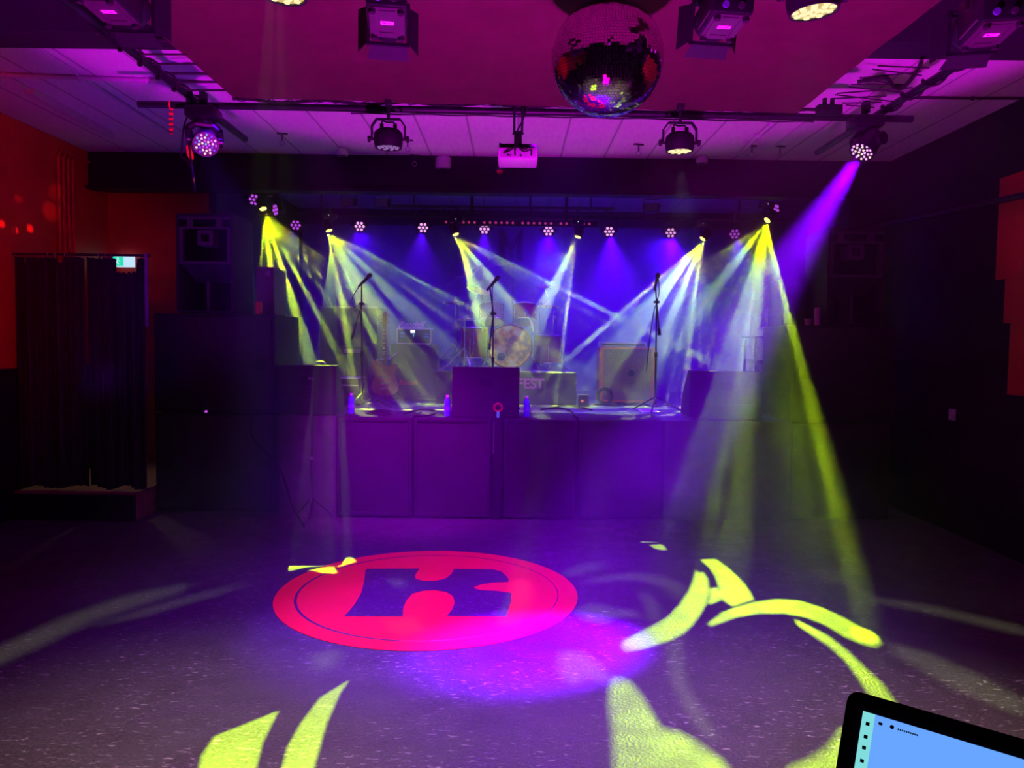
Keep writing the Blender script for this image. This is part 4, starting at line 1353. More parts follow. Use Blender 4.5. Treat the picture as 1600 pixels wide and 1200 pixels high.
zl = TOPL + .001
pa_top('horn loaded PA speaker on the tower beside the drape', P(275, 400, 7.25).x, P(364, 400, 7.25).x, 7.25, zl, P(320, 333, 7.25).z - zl)
zr = TOPR + .001
pa_top('horn loaded PA speaker on the tower beside the black wall', P(1293, 420, 7.25).x, P(1384, 420, 7.25).x, 7.25, zr, P(1338, 356, 7.25).z - zr)
# upright box with a square badge
bx0, bx1 = P(403, 450, 7.5).x, P(425, 450, 7.5).x
lb_ = thing('side_speaker', 'slim speaker box with square badge standing in the solid yellow fan', 'speaker', ((bx0 + bx1) / 2, 7.5, zl))
hb2 = P(412, 417, 7.5).z - zl
wb = (bx1 - bx0) / 2 + .02
MB().box((-wb, 0, .0), (wb, .4, hb2), bev=.006).build('cabinet', mat('violet_lit_cabinet', (.09, .06, .08), .55), lb_)  # box and grille colours carry the violet stage light
MB().box((-wb + .012, -.006, .02), (wb - .012, 0, hb2 - .02)).build('grille', mat('violet_lit_grille', (.10, .05, .09), .7, scale=200, var=.4), lb_)
bd_ = MB()
s_ = .022
for lo, hi in (((-s_, -.009, s_ - .005), (s_, -.006, s_)), ((-s_, -.009, -s_), (s_, -.006, -s_ + .005)), ((-s_, -.009, -s_ + .005), (-s_ + .005, -.006, s_ - .005)), ((s_ - .005, -.009, -s_ + .005), (s_, -.006, s_ - .005)),
               ((-.010, -.009, -.012), (-.006, -.006, .012)), ((-.006, -.009, -.012), (.0, -.006, -.008)), ((.003, -.009, -.012), (.007, -.006, .012)), ((.007, -.009, -.002), (.013, -.006, .012))):
    bd_.box(lo, hi)
bo = bd_.build('badge', 'pinkprint', lb_)
bo.location = (wb * .35, 0, hb2 - .06)


def can(label, loc, h=.12, r=.033, m_='redplastic'):
    t = thing('drink_can', label, 'can', loc)
    MB().lathe([(0, 0), (r * .8, 0), (r, .01), (r, h - .014), (r * .8, h), (r * .74, h), (r * .74, h - .004), (0, h - .004)], 18).build('body', m_, t)
    MB().box((-.008, -.004, h - .003), (.008, .014, h)).build('tab', 'steel', t)
    return t


can('red drink can beside the slim badge speaker', V((P(404, 485, 7.3).x, 7.3, zl - .001)))
can('tall pinkish can on the PA tower near the black wall', V((P(1277, 500, 7.3).x, 7.3, zr - .001)), .17, .028, 'pinkprint')
cu = thing('paper_cup', 'small dull cup beside the tall pinkish can', 'cup', V((P(1262, 505, 7.33).x, 7.33, zr - .001)))
MB().lathe([(0, 0), (.024, 0), (.032, .065), (.029, .065), (.022, .004), (0, .004)], 18).build('cup', 'pinkprint', cu)
rb0, rb1 = P(1222, 450, 7.6).x, P(1262, 450, 7.6).x
mbx = thing('side_speaker', 'black box speaker beside the PA speaker near the thick violet beam', 'speaker', ((rb0 + rb1) / 2, 7.6, zr))
MB().box((-(rb1 - rb0) / 2, 0, 0), ((rb1 - rb0) / 2, .4, P(1250, 436, 7.6).z - zr), bev=.008).build('cabinet', 'carpet', mbx)
MB().box((-(rb1 - rb0) / 2 + .02, -.008, .03), ((rb1 - rb0) / 2 - .02, 0, P(1250, 445, 7.6).z - zr)).build('grille', 'grille', mbx)

# ------------------------------------------------------------------ drape, rail and sign
cy = 6.95
dr = thing('drape', 'black pleated drape hanging in front of the red alcove', 'curtain', (P(126, 600, cy).x, cy, 0))
xa, xb = P(19, 420, cy).x - P(126, 600, cy).x, P(226, 420, cy).x - P(126, 600, cy).x
ztop, zbot = P(120, 401, cy).z, .262


def cloth_panel(x0, x1, seed, topf, botf, m_):
    rnd = random.Random(seed)
    n, k = 130, 26
    vs, fs = [], []
    ph = [rnd.uniform(0, 6.28) for _ in range(4)]
    for i in range(n + 1):
        t = i / n
        for j in range(k + 1):
            u = j / k
            amp = .022 + .012 * (1 - u)
            y = amp * sin(t * 74 + ph[0] + .5 * sin(u * 2 + ph[1])) + .018 * sin(t * 29 + ph[2]) + .01 * sin(t * 150 + ph[3]) * (1 - u)
            x = x0 + (x1 - x0) * t + .01 * sin(t * 60 + ph[1]) * u
            z = ztop + topf(t) + (zbot + botf(t) - ztop - topf(t)) * u
            vs.append((x, y, z))
    for i in range(n):
        for j in range(k):
            a = i * (k + 1) + j
            fs.append([a, a + 1, a + k + 2, a + k + 1])
    mb = MB()
    mb._add(vs, fs)
    bmesh.ops.solidify(mb.bm, geom=mb.bm.faces[:], thickness=.004)
    return mb.build('cloth', m_, dr, 60)


fold = lambda t: -.016 * abs(sin(t * 34)) - (.045 if .10 < (t % .5) < .18 else 0)
cloth_panel(xa + .02, xa + (xb - xa) * .545, 1, fold, lambda t: .015 * sin(t * 9) + .02, 'fabric')
cloth_panel(xa + (xb - xa) * .565, xb, 2, lambda t: -.016 * abs(sin(t * 30)) - (.13 if .50 < t < .86 else 0), lambda t: .02 * sin(t * 11 + 1) + .02, 'fabric')
MB().cyl((XL - dr.location.x, .0, ztop + .018), (xb + .05, .0, ztop + .018), .012, n=12).build('rail', 'darksteel', dr)
for x in (.215, .27, .345, .60, .645, .69):
    q = xa + (xb - xa) * (x + .06)
    MB().tube([(q, .018 * cos(a), ztop + .008 + .024 * sin(a)) for a in [2 * pi * k / 12 for k in range(12)]], .004, 6, closed=True).build('hook', 'steel', dr)
MB().box((xb + .0, -.012, ztop - .62), (xb + .03, .012, ztop + .04), bev=.004).build('edge_strip', mat('violet_strip', (.16, .13, .2), .5), dr)
sg = P(193, 404, 8.52)
es = thing('exit_sign', 'small green and white emergency exit sign on the red wall over the drape', 'sign', sg)
MB().box((-.10, 0, -.09), (.10, .06, .05), bev=.004).build('housing', 'signwhite', es)
MB().box((-.12, -.004, -.08), (.0, 0, .02)).build('green_panel', 'greensign', es)
rs = MB().ball((-.06, -.005, .0), .011, 8)
rs.tube([(-.06, -.006, -.012), (-.068, -.006, -.04)], .007, 6).tube([(-.068, -.006, -.04), (-.09, -.006, -.055)], .006, 6).tube([(-.068, -.006, -.04), (-.05, -.006, -.065)], .006, 6).tube([(-.062, -.006, -.02), (-.035, -.006, -.03)], .005, 6)
rs.build('running_figure', 'signwhite', es)
dp = P(132, 376, 8.57)
tag(MB().box((dp.x - .10, dp.y - .06, dp.z - .1), (dp.x + .10, 8.595, dp.z + .1), bev=.01).build('wall_box', 'black'), 'small dark box on the red wall over the drape', 'wall box')

# ------------------------------------------------------------------ back line
# drum riser with banner
ry = 8.75
rx0_, rx1_ = P(681, 620, ry).x, P(900, 620, ry).x
rz = P(780, 580, ry).z
ri = thing('drum_riser', 'black drum riser with printed banner under the drum kit', 'riser', ((rx0_ + rx1_) / 2, ry, STZ))
rw = (rx1_ - rx0_) / 2
MB().box((-rw, .02, rz - STZ - .05), (rw, 1.9, rz - STZ), bev=.004).build('deck', 'stage', ri)
MB().box((-rw, 0, .0), (rw, .018, rz - STZ - .012)).build('banner', 'banner', ri)
for sx in (-1, 1):
    for sy in (.1, 1.8):
        MB().box((sx * (rw - .06) - .02, sy - .02, 0), (sx * (rw - .06) + .02, sy + .02, rz - STZ - .05)).build('leg', 'darksteel', ri)
p = P(829, 600, ry - .01)
text('lettering', 'FEST', .155, 'pinkprint', ri, Matrix.Translation(p - V(((rx0_ + rx1_) / 2, ry, STZ)) + V((0, -.001, 0))) @ RX90, .001, 0, .004, 1.0)

DY0 = 9.55                       # depth of the drums


def at(px, py, Y=DY0):
    return P(px, py, Y)


def drum(label, name, c, r, h, axis, shell, head, tilt=0.0, rotm=None):
    t = thing(name, label, 'drum', c, R=rotm if rotm is not None else V(axis).to_track_quat('Z', 'Y').to_matrix(), group=None)
    MB().lathe([(0, -h / 2), (r, -h / 2), (r, h / 2), (0, h / 2)], 40).build('shell', shell, t)
    for s, mm in ((1, head), (-1, 'white')):
        MB().cyl((0, 0, s * (h / 2 + .004)), (0, 0, s * (h / 2 + .001)), r * .985, n=40).build('drum_head', mm, t)
        MB().tube([(r * 1.015 * cos(a), r * 1.015 * sin(a), s * h / 2) for a in [2 * pi * k / 40 for k in range(40)]], r * .03 + .004, 6, closed=True).build('hoop', 'chrome' if r < .25 else shell, t)
    for k in range(8 if r > .2 else 6):
        a = 2 * pi * (k + .5) / (8 if r > .2 else 6)
        MB().cyl((r * 1.03 * cos(a), r * 1.03 * sin(a), -h * .42), (r * 1.03 * cos(a), r * 1.03 * sin(a), h * .42), .005, n=6).box((r * cos(a) - .008, r * sin(a) - .008, -.02), (r * cos(a) + .008, r * sin(a) + .008, .02)).build('lug', 'chrome', t)
    return t


bdc = at(797, 546)
bdc.z = rz + .265 + .012
bdrum = drum('bass drum with mottled orange printed head on the riser', 'bass_drum', bdc, .26, .40, (0, -1, 0), 'redshell', 'drumhead')
bdrum.location.y = 9.55
port = at(783, 557, 9.33) - bdc
pt = MB()
inv = bdrum.matrix_world.to_3x3().transposed()
lp = inv @ (at(783, 557, 9.34) - V((bdc.x, 9.55, bdc.z)))
pt.cyl((lp.x, lp.y, .2045), (lp.x, lp.y, .2065), .05, n=24)
pt.build('port_hole', mat('port_dark', (.03, .03, .06), .4), bdrum)
MB().tube([(lp.x + .055 * cos(a), lp.y + .055 * sin(a), .206) for a in [2 * pi * k / 24 for k in range(24)]], .006, 6, closed=True).build('port_ring', 'steel', bdrum)
for s in (-1, 1):
    a_ = inv @ V((s * .24, -.05, -.10)); b2 = inv @ V((s * .36, -.14, -.27))
    MB().tube([a_, b2], .008, 8).build('spur', 'chrome', bdrum)

ft = drum('red floor tom on chrome legs beside the bass drum', 'floor_tom', at(741, 535, 9.5), .17, .36, (0, -.05, 1), 'redshell', 'white')
for k in range(3):
    a = k * 2 * pi / 3 + .3
    zf = rz - ft.location.z
    MB().tube([(.19 * cos(a), .19 * sin(a), .05), (.195 * cos(a), .195 * sin(a), zf + .015)], .007, 8).build('leg', 'chrome', ft)
rt = drum('rack tom with chrome rim above the bass drum', 'rack_tom', at(768, 491, 9.5), .150, .20, (0, .35, 1), mat('violet_shell', (.25, .12, .3), .25, .2), 'white')
MB().tube([(0, .155, -.02), (0.02, .22, -.05), (.08, .24, -.2), (.10, .2, -.3)], .013, 8).ball((0.02, .22, -.05), .022, 8).build('tom_mount', 'chrome', rt)
rt2 = drum('second rack tom half lost in the yellow beams', 'rack_tom', at(820, 491, 9.55), .145, .20, (0, .35, 1), 'redshell', 'white')
MB().tube([(0, .15, -.02), (-.02, .22, -.05), (-.08, .24, -.2), (-.10, .2, -.3)], .013, 8).ball((-.02, .22, -.05), .022, 8).build('tom_mount', 'chrome', rt2)
sn = drum('floor tom behind the beams at the far side of the bass drum', 'floor_tom', at(856, 545, 9.75), .18, .34, (0, -.05, 1), 'redshell', 'white')
for k in range(3):
    a = k * 2 * pi / 3
    zf = rz - sn.location.z
    MB().tube([(.20 * cos(a), .20 * sin(a), .05), (.205 * cos(a), .205 * sin(a), zf + .015)], .007, 8).build('leg', 'chrome', sn)


def tripod(mb, x, y, z0, hub, spread, r=.007, a0=.3, n=3):
    for k in range(n):
        a = a0 + k * 2 * pi / n
        mb.tube([(x, y, z0 + hub), (x + spread * cos(a), y + spread * sin(a), z0 + .012)], r, 8)
        mb.tube([(x, y, z0 + hub * .35), (x + spread * .55 * cos(a), y + spread * .55 * sin(a), z0 + hub * .48)], r * .6, 6)


def cymbal_stand(label, basepx, Y, top, cyc, r, tilt, m_='cymbal', boom=True):
    b_ = V((at(basepx, 560, Y).x, Y, rz))
    t = thing('cymbal_stand', label, 'cymbal', b_, group='cymbal stands around the drum kit')
    c = V(cyc) - b_
    tp = V((0, 0, top.z - rz))
    MB().cyl((0, 0, .1), tp * .55, .013, n=12).cyl(tp * .55, tp, .0095, n=12).cyl(tp * .54, tp * .57, .019, n=12).build('tube', 'chrome', t)
    mb = MB(); tripod(mb, 0, 0, 0, .30, .27, .008, basepx)
    mb.build('tripod', 'chrome', t)
    if boom:
        MB().tube([tp + (tp - c) * .25, tp, c + V((0, 0, -.02))], .008, 8).ball(tp, .02, 8).build('boom', 'chrome', t)
    T = Matrix.Translation(c) @ Euler(tilt).to_matrix().to_4x4()
    MB().lathe([(.006, .034), (.02, .034), (.035, .018), (r * .6, .008), (r, -.006), (r, -.0075), (r * .6, .006), (.034, .016), (.006, .03)], 40, T).build('cymbal', m_, t)
    MB().lathe([(0, .075), (.012, .073), (.012, .045), (.018, .044), (.018, .034), (0, .034)], 12, T).build('wing_nut', 'chrome', t)
    return t


cymbal_stand('bright pink lit crash cymbal tilted over the floor tom', 733, 9.8, at(733, 480, 9.8), at(749, 453, 9.8), .165, (.30, .26, 0), 'pinklitcymbal')
cymbal_stand('thin edge on cymbal at the amp side of the drums', 711, 9.6, at(728, 474, 9.6), at(712, 473, 9.6), .16, (-.06, .02, 0))
cymbal_stand('tall cymbal stand at the far side of the drums with an edge on cymbal', 843, 9.9, at(843, 470, 9.9), at(855, 478, 9.9), .15, (-.04, 0, 0))
cymbal_stand('high small cymbal on the far stand under the crossing beams', 864, 10.3, at(861, 488, 10.3), at(851, 448, 10.3), .09, (-.05, .06, 0))


def mic_model(parent, pos, d, r=.024, name='microphone'):
    T = Matrix.Translation(pos) @ V(d).normalized().to_track_quat('Z', 'Y').to_matrix().to_4x4()
    o = MB().lathe([(0, -.15), (.010, -.15), (.013, -.10), (.019, .0), (.021, .004)], 16, T).build(name, 'blackgloss', parent)
    MB().lathe([(.021, .0), (r, .012), (r * 1.02, .03), (r * .8, .05), (0, .058)], 18, T).build('mic_grille', 'grille', o)
    return o


def mic_stand(label, base, topp, mic, micd, cable_pts=None, boom_tail=None, straight=False, round_base=False):
    base, topp, mic = V(base), V(topp), V(mic)
    t = thing('microphone_stand', label, 'microphone stand', base, group='microphone stands on the stage')
    tp = topp - base
    m1 = V((tp.x * .5, tp.y * .5, tp.z * .52))
    MB().cyl((0, 0, .08), m1, .012, n=12).build('lower_tube', 'black', t)
    MB().cyl(m1, tp, .008, n=12).cyl(m1 - (tp).normalized() * .02, m1 + tp.normalized() * .03, .017, n=12).build('upper_tube', 'black', t)
    mb = MB(); tripod(mb, 0, 0, 0, .16, .30, .008, .2)
    mb.build('tripod', 'black', t)
    MB().ball(tp, .020, 10).cyl(tp - V((.03, 0, 0)), tp + V((.03, 0, 0)), .012, n=10).build('clutch', 'rubber', t)
    mp_ = mic - base
    if boom_tail is not None:
        MB().tube([V(boom_tail) - base, tp, mp_ - V(micd).normalized() * .13], .0075, 8).cyl(V(boom_tail) - base, V(boom_tail) - base + (tp - V(boom_tail) + base).normalized() * .07, .016, n=12).build('boom', 'black', t)
    else:
        MB().tube([tp, mp_ - V(micd).normalized() * .13], .0075, 8).build('boom', 'black', t)
    mic_model(t, mp_ - V(micd).normalized() * .03, micd)
    if cable_pts:
        MB().tube(bez([V(c) - base for c in cable_pts]), .005, 6).build('cord', 'rubber', t)
    return t


# boom mic stand near the amp: leaning tube, mic up at the top
Y = 8.0
b1_ = V((P(566, 630, Y).x, Y, STZ))
mic_stand('boom microphone stand with looping cable in the yellow fan near the amp', b1_, P(565, 475, Y), P(578, 430, Y), V((.55, -.2, .5)),
          [P(574, 436, Y - .04), P(558, 452, Y - .05), P(550, 468, Y - .05), P(553, 480, Y - .04), P(562, 480, Y - .03), P(563, 520, Y - .02)], P(550, 530, Y - .02))
MB_ = None
b2_ = V((P(769, 640, 8.05).x, 8.05, STZ))
mic_stand('microphone stand in the middle before the drums', b2_, P(771, 490, 8.05), P(778, 434, 8.05), V((.5, -.2, .55)),
          [P(774, 438, 8.01), P(769.5, 450, 8.01), P(769.5, 470, 8.01), P(768.5, 495, 8.01)], P(764, 547, 8.04))
b3_ = V((P(1024, 632, 8.0).x, 8.0, STZ))
mic_stand('microphone stand in front of the orange cabinet', b3_, P(1026, 472, 8.0), P(1028, 430, 8.0), V((.05, -.35, .5)),
          [P(1029, 436, 7.95), P(1030, 455, 7.95), P(1027, 470, 7.95), P(1021, 490, 7.95), P(1014, 540, 7.9), P(1010, 580, 7.9)], P(1030.5, 524, 7.98))
b4_ = V((P(449, 590, 8.55).x, 8.55, STZ))
mic_stand('leaning microphone stand in the solid yellow fan behind the slim speaker', b4_, P(432, 420, 8.55), P(427, 383, 8.55), V((-.1, -.1, 1)), None, P(440, 470, 8.55))


def overhead(label, basepx, Y, top, a, b_, zb):
    base = V((at(basepx, 560, Y).x, Y, zb))
    t = thing('microphone_stand', label, 'microphone stand', base, group='microphone stands on the stage')
    tp = V((0, 0, (top.z if top else 2) - zb))
    MB().cyl((0, 0, .08), tp, .010, n=10).build('tube', 'darksteel', t)
    mb = MB(); tripod(mb, 0, 0, 0, .2, .28, .008, 1.0)
    mb.build('tripod', 'darksteel', t)
    MB().tube([V(b_) - base, tp, V(a) - base], .008, 8).ball(tp, .02, 8).build('boom', 'steel', t)
    d = (V(a) - V(b_)).normalized()
    T = Matrix.Translation(V(a) - base) @ d.to_track_quat('Z', 'Y').to_matrix().to_4x4()
    MB().lathe([(0, 0), (.011, 0), (.012, .02), (.012, .13), (.010, .14), (0, .14)], 14, T).build('microphone', 'steel', t)
    return t


overhead('overhead drum microphone lit yellow on a slanting boom above the crash cymbal', 752, 10.35, at(754, 412, 10.35), at(751, 414, 10.35), at(777, 399, 10.3), rz)
overhead('second overhead microphone on a steep boom by the crash cymbal', 800, 10.6, at(760, 410, 10.6), at(748, 420, 10.6), at(771, 397, 10.55), rz)
overhead('dim microphone boom low to the amp side of the drums', 715, 10.3, at(722, 433, 10.3), at(705, 442, 10.3), at(726, 431, 10.3), rz)
# pedals: hi hat
hh = thing('hi_hat', 'hi hat stand low beside the floor tom', 'cymbal', V((at(727, 570, 9.3).x, 9.15, rz)))
MB().cyl((0, 0, .05), (0, 0, .62), .010, n=10).build('tube', 'chrome', hh)
mb = MB(); tripod(mb, 0, 0, 0, .26, .24, .007, .9)
mb.build('tripod', 'chrome', hh)
MB().box((-.04, -.28, .012), (.04, -.04, .022), Matrix.Rotation(.12, 4, 'X')).build('pedal', 'chrome', hh)
for z in (.585, .60):
    MB().lathe([(.006, .02), (.03, .014), (.13, .0), (.13, -.0015), (.03, .011), (.006, .016)], 32, Matrix.Translation((0, 0, z))).build('cymbal', 'cymbal', hh)

M['lettering'] = mat('pink_lit_letters', (.85, .35, .8), .4)  # pink glow of the stage light put into the letter colour
# amplifier stack near the amp side mic
ay = 9.2
a0, a1 = P(619, 537, ay), P(673, 537, ay)
cabz = P(646, 538, ay).z
cab = thing('guitar_cabinet', 'dark guitar cabinet under the lit amplifier head', 'speaker', ((a0.x + a1.x) / 2, ay, STZ))
cw = .275
MB().box((-cw, .02, .015), (cw, .38, cabz - STZ), bev=.01).build('cabinet', 'carpet', cab)
MB().box((-cw + .03, .008, .05), (cw - .03, .02, cabz - STZ - .03)).build('grille', 'grille', cab)
p = P(637, 598, ay) - V(((a0.x + a1.x) / 2, ay, STZ))
text('lettering', 'Randall', .075, 'redplastic', cab, Matrix.Translation(p) @ RX90, .001, .3)
for sx in (-1, 1):
    MB().cyl((sx * .22, .2, 0), (sx * .22, .2, .016), .02, n=8).build('foot', 'rubber', cab)
hd = thing('amplifier_head', 'amplifier head in a violet edged case with lit display', 'amplifier', ((a0.x + a1.x) / 2, ay + .03, cabz + .001))
hw_, hh_ = (a1.x - a0.x) / 2, P(646, 512, ay).z - cabz
MB().box((-hw_ + .012, .01, .012), (hw_ - .012, .34, hh_ - .012)).build('chassis', 'blackgloss', hd)
fr = MB()
fpts = []
for cxx, czz, a00 in ((hw_ - .02, hh_ - .02, 0), (-hw_ + .02, hh_ - .02, 90), (-hw_ + .02, .02, 180), (hw_ - .02, .02, 270)):
    for k in range(4):
        a = radians(a00 + k * 30)
        fpts.append((cxx + .013 * cos(a), .004, czz + .013 * sin(a)))
fr.tube(fpts, .0075, 8, closed=True)
fr.build('front_trim', mat('pale_trim', (.75, .55, .8), .35), hd)
MB().box((-hw_ + .012, 0, hh_ - .022), (hw_ - .012, .34, hh_)).build('top_panel', mat('pale_top', (.6, .35, .6), .4), hd)
mb = MB()
for x0, x1, z in ((-.8, -.55, .62), (-.8, -.55, .45), (.62, .85, .58), (.62, .85, .44)):
    mb.box((x0 * hw_, .002, z * hh_), (x1 * hw_, .01, z * hh_ + .012))
mb.build('blue_lights', 'ampblue', hd)
MB().box((-.20 * hw_, .001, .68 * hh_), (.06 * hw_, .01, .85 * hh_), bev=.003).build('display', 'displaywhite', hd)
MB().box((-.01, .001, .45 * hh_), (.0, .01, .62 * hh_)).build('indicator', 'displaygreen', hd)
p = P(641, 507.5, ay) - V(hd.location)
text('lettering', 'Randall', .105, 'lettering', hd, Matrix.Translation((p.x, .02, hh_ + .035)) @ RX90, .003, .35, .002)
# keyboard-side cabinet and the wide dark case behind the boom stand
wc0, wc1 = P(500, 480, 9.6), P(590, 480, 9.6)
wcs = thing('tall_case', 'wide black case with a bright top edge behind the boom microphone stand', 'case', ((wc0.x + wc1.x) / 2, 9.6, STZ))
hw2 = (wc1.x - wc0.x) / 2
MB().box((-hw2, 0, .02), (hw2, .55, P(545, 479, 9.6).z - STZ), bev=.008).build('body', 'carpet', wcs)
MB().box((-hw2, -.006, P(545, 479, 9.6).z - STZ - .02), (hw2, .02, P(545, 478, 9.6).z - STZ)).build('edge_rail', 'steel', wcs)
MB().box((-hw2 + .02, -.006, .05), (hw2 - .02, 0, .5)).build('front_panel', 'grille', wcs)
kc = P(550, 555, 9.05)
kb = thing('small_amplifier', 'small dark amplifier with pale name plate behind the boom microphone stand', 'amplifier', (kc.x, 9.05, STZ))
kz = P(552, 541, 9.05).z - STZ
MB().box((-.19, 0, .015), (.19, .28, kz), bev=.008).build('cabinet', 'carpet', kb)
MB().box((-.17, -.006, .04), (.17, 0, kz - .1)).build('grille', 'grille', kb)
MB().box((-.09, -.006, kz - .08), (.10, 0, kz - .03)).build('name_plate', mat('violet_lit_plate', (.3, .18, .4), .5), kb)  # violet stage light put into the plate's colour
ck = thing('pedal_case', 'low case with two shiny edges beside the stage bottle', 'case', (P(546, 600, 8.3).x, 8.3, STZ))
zA, zB = P(546, 590, 8.3).z - STZ, P(548, 601, 8.3).z - STZ
MB().box((-.11, .02, .0), (.11, .3, zA - .012)).build('body', 'black', ck)
MB().box((-.12, 0, zA - .014), (.11, .3, zA)).build('upper_edge', mat('violet_metal', (.5, .4, .6), .3, .6), ck)
MB().box((-.10, 0, zB - .014), (.095, .02, zB)).build('lower_edge', mat('violet_metal', (.5, .4, .6), .3, .6), ck)

# electric guitar on its stand
gy = 8.75
g0, g1 = P(601, 507, gy), P(601, 560, gy)
gs = thing('electric_guitar', 'electric guitar with dotted neck standing beside the amplifier', 'guitar', (g1.x, gy, P(601, 618, gy).z))
zn0, zn1 = g1.z - gs.location.z, g0.z - gs.location.z
MB().prism([(-.022, zn0 - .1), (.022, zn0 - .1), (.019, zn1), (-.019, zn1)], -.011, .011, RX90).build('neck', 'fret', gs)
mb = MB()
for k in range(16):
    z = zn0 + (zn1 - zn0) * (1 - 2 ** (-k / 9)) * 1.4
    if z < zn1:
        mb.box((-.021, -.0135, z - .0012), (.021, -.0105, z + .0012))
for k, z in enumerate((.15, .3, .45, .6, .72, .84)):
    zz_ = zn0 + (zn1 - zn0) * z
    mb.prism([(-.018, zz_ - .012), (.016, zz_), (-.018, zz_ + .012)], .0105, .0135, RX90)
mb.build('fret_markers', mat('pale_inlay', (.7, .5, .75), .4), gs)
MB().prism([(-.02, zn1), (.02, zn1), (.034, zn1 + .06), (.02, zn1 + .15), (-.018, zn1 + .13), (-.03, zn1 + .05)], -.009, .009, RX90).build('headstock', 'guitarwood', gs)
mb = MB()
for k in range(3):
    mb.cyl((-.05, 0, zn1 + .03 + .035 * k), (-.024, 0, zn1 + .03 + .035 * k), .007, n=8).cyl((.026, 0, zn1 + .03 + .035 * k), (.05, 0, zn1 + .03 + .035 * k), .007, n=8)
mb.build('tuning_pegs', 'chrome', gs)
bp_ = [V((x, 0, z)) for x, z in ((-.03, .36), (-.10, .40), (-.15, .37), (-.13, .27), (-.11, .21), (-.15, .10), (-.10, .02), (0, .0), (.11, .02), (.16, .10), (.12, .21), (.13, .28), (.14, .36), (.09, .36), (.03, .33))]
bp_ = bez(bp_ + [bp_[0]], 5)[:-1]
MB().prism([(v.x, v.z) for v in bp_], -.02, .02, RX90).build('body', 'guitarwood', gs)
MB().box((-.04, -.024, .13), (.04, -.02, .15)).box((-.04, -.024, .2), (.04, -.02, .22)).box((-.05, -.026, .07), (.05, -.02, .085)).build('hardware', 'chrome', gs)
gst = thing('guitar_stand', 'small forked stand holding the electric guitar', 'stand', (g1.x, gy + .09, STZ))
zf = P(601, 560, gy).z - STZ
mb = MB().cyl((0, .02, .05), (0, .02, zf), .010, n=10)
tripod(mb, 0, .02, 0, .25, .22, .008, .5)
mb.build('frame', 'darksteel', gst)
for s, x0, x1, dz in ((-1, -.015, -.09, .03), (1, .06, .15, .075)):
    MB().tube([(0, .02, zf), (x0 * .6, -.02, zf - .01), (x0, -.13, zf - .005), (x1, -.13, zf + (-.01 if s < 0 else .07))], .009, 8).build('fork_arm', mat('violet_fork', (.4, .35, .6), .35), gst)
zl_ = P(601, 622, gy).z - STZ
MB().tube([(-.1, -.16, zl_ - .02), (-.1, .0, zl_ - .03), (.1, .0, zl_ - .03), (.1, -.16, zl_ - .02)], .009, 8).build('cradle', 'darksteel', gst)

# orange piped cabinet and its head
oy = 9.0
o0, o1 = P(936, 622, oy), P(1022, 622, oy)
oz = P(978, 543, oy).z - STZ
oc = thing('orange_cabinet', 'large speaker cabinet with orange piped edge in the yellow haze', 'speaker', ((o0.x + o1.x) / 2, oy, STZ))
ow = (o1.x - o0.x) / 2
MB().box((-ow, .03, .02), (ow, .36, oz), bev=.012).build('cabinet', mat('maroon_cabinet', (.22, .07, .08), .6), oc)
mb = MB()
for lo, hi in (((-ow, 0, .02), (-ow + .045, .03, oz)), ((ow - .045, 0, .02), (ow, .03, oz)), ((-ow + .045, 0, oz - .02), (ow - .045, .03, oz)), ((-ow + .045, 0, .02), (ow - .045, .03, .05))):
    mb.box(lo, hi, bev=.004)
mb.build('piping', 'orangetrim', oc)
MB().box((-ow + .045, .012, .05), (ow - .045, .03, oz - .02)).build('grille', 'grillecloth', oc)
MB().lathe([(.03, 0), (.04, .004), (.03, .008)], 16, Matrix.Translation((.05, .010, oz * .55)) @ RX90).build('badge', 'ink', oc)
mb = MB()
for z in (oz * .36, oz * .41):
    mb.box((-.02, .008, z), (.09, .012, z + .006))
mb.build('badge_bars', 'ink', oc)
oh = thing('amplifier_head', 'flat pale amplifier on top of the orange piped cabinet', 'amplifier', (P(975, 540, oy).x, oy + .04, STZ + oz + .001))
MB().box((-.27, 0, .0), (.27, .28, .062), bev=.008).build('case', mat('pale_case', (.4, .36, .42), .4), oh)
MB().box((-.25, -.004, .02), (.25, 0, .038)).build('front_panel', 'ink', oh)
cl_ = thing('cable_coil', 'dark coiled cable leaning on the orange piped cabinet', 'cable', P(945, 612, oy - .12))
MB().tube([(.09 * cos(a), .02 * sin(a * 2), .09 * sin(a)) for a in [2 * pi * k / 30 for k in range(30)]], .012, 8, closed=True).tube([(.075 * cos(a), -.025 + .015 * sin(a), .075 * sin(a)) for a in [2 * pi * k / 30 for k in range(30)]], .012, 8, closed=True).build('loops', 'rubber', cl_)
cl_.location.z = STZ + .102
oa = thing('stage_box', 'small socket box with a glowing orange dot on the stage beside the riser', 'stage box', (P(912, 612, 8.6).x, 8.6, STZ))
MB().box((-.06, 0, 0), (.06, .1, P(912, 617, 8.6).z - STZ), bev=.005).build('box', 'darksteel', oa)
MB().box((-.03, -.003, .05), (.0, 0, .075)).build('lamp', glow('orange_dot', (1, .25, .08), .7), oa)
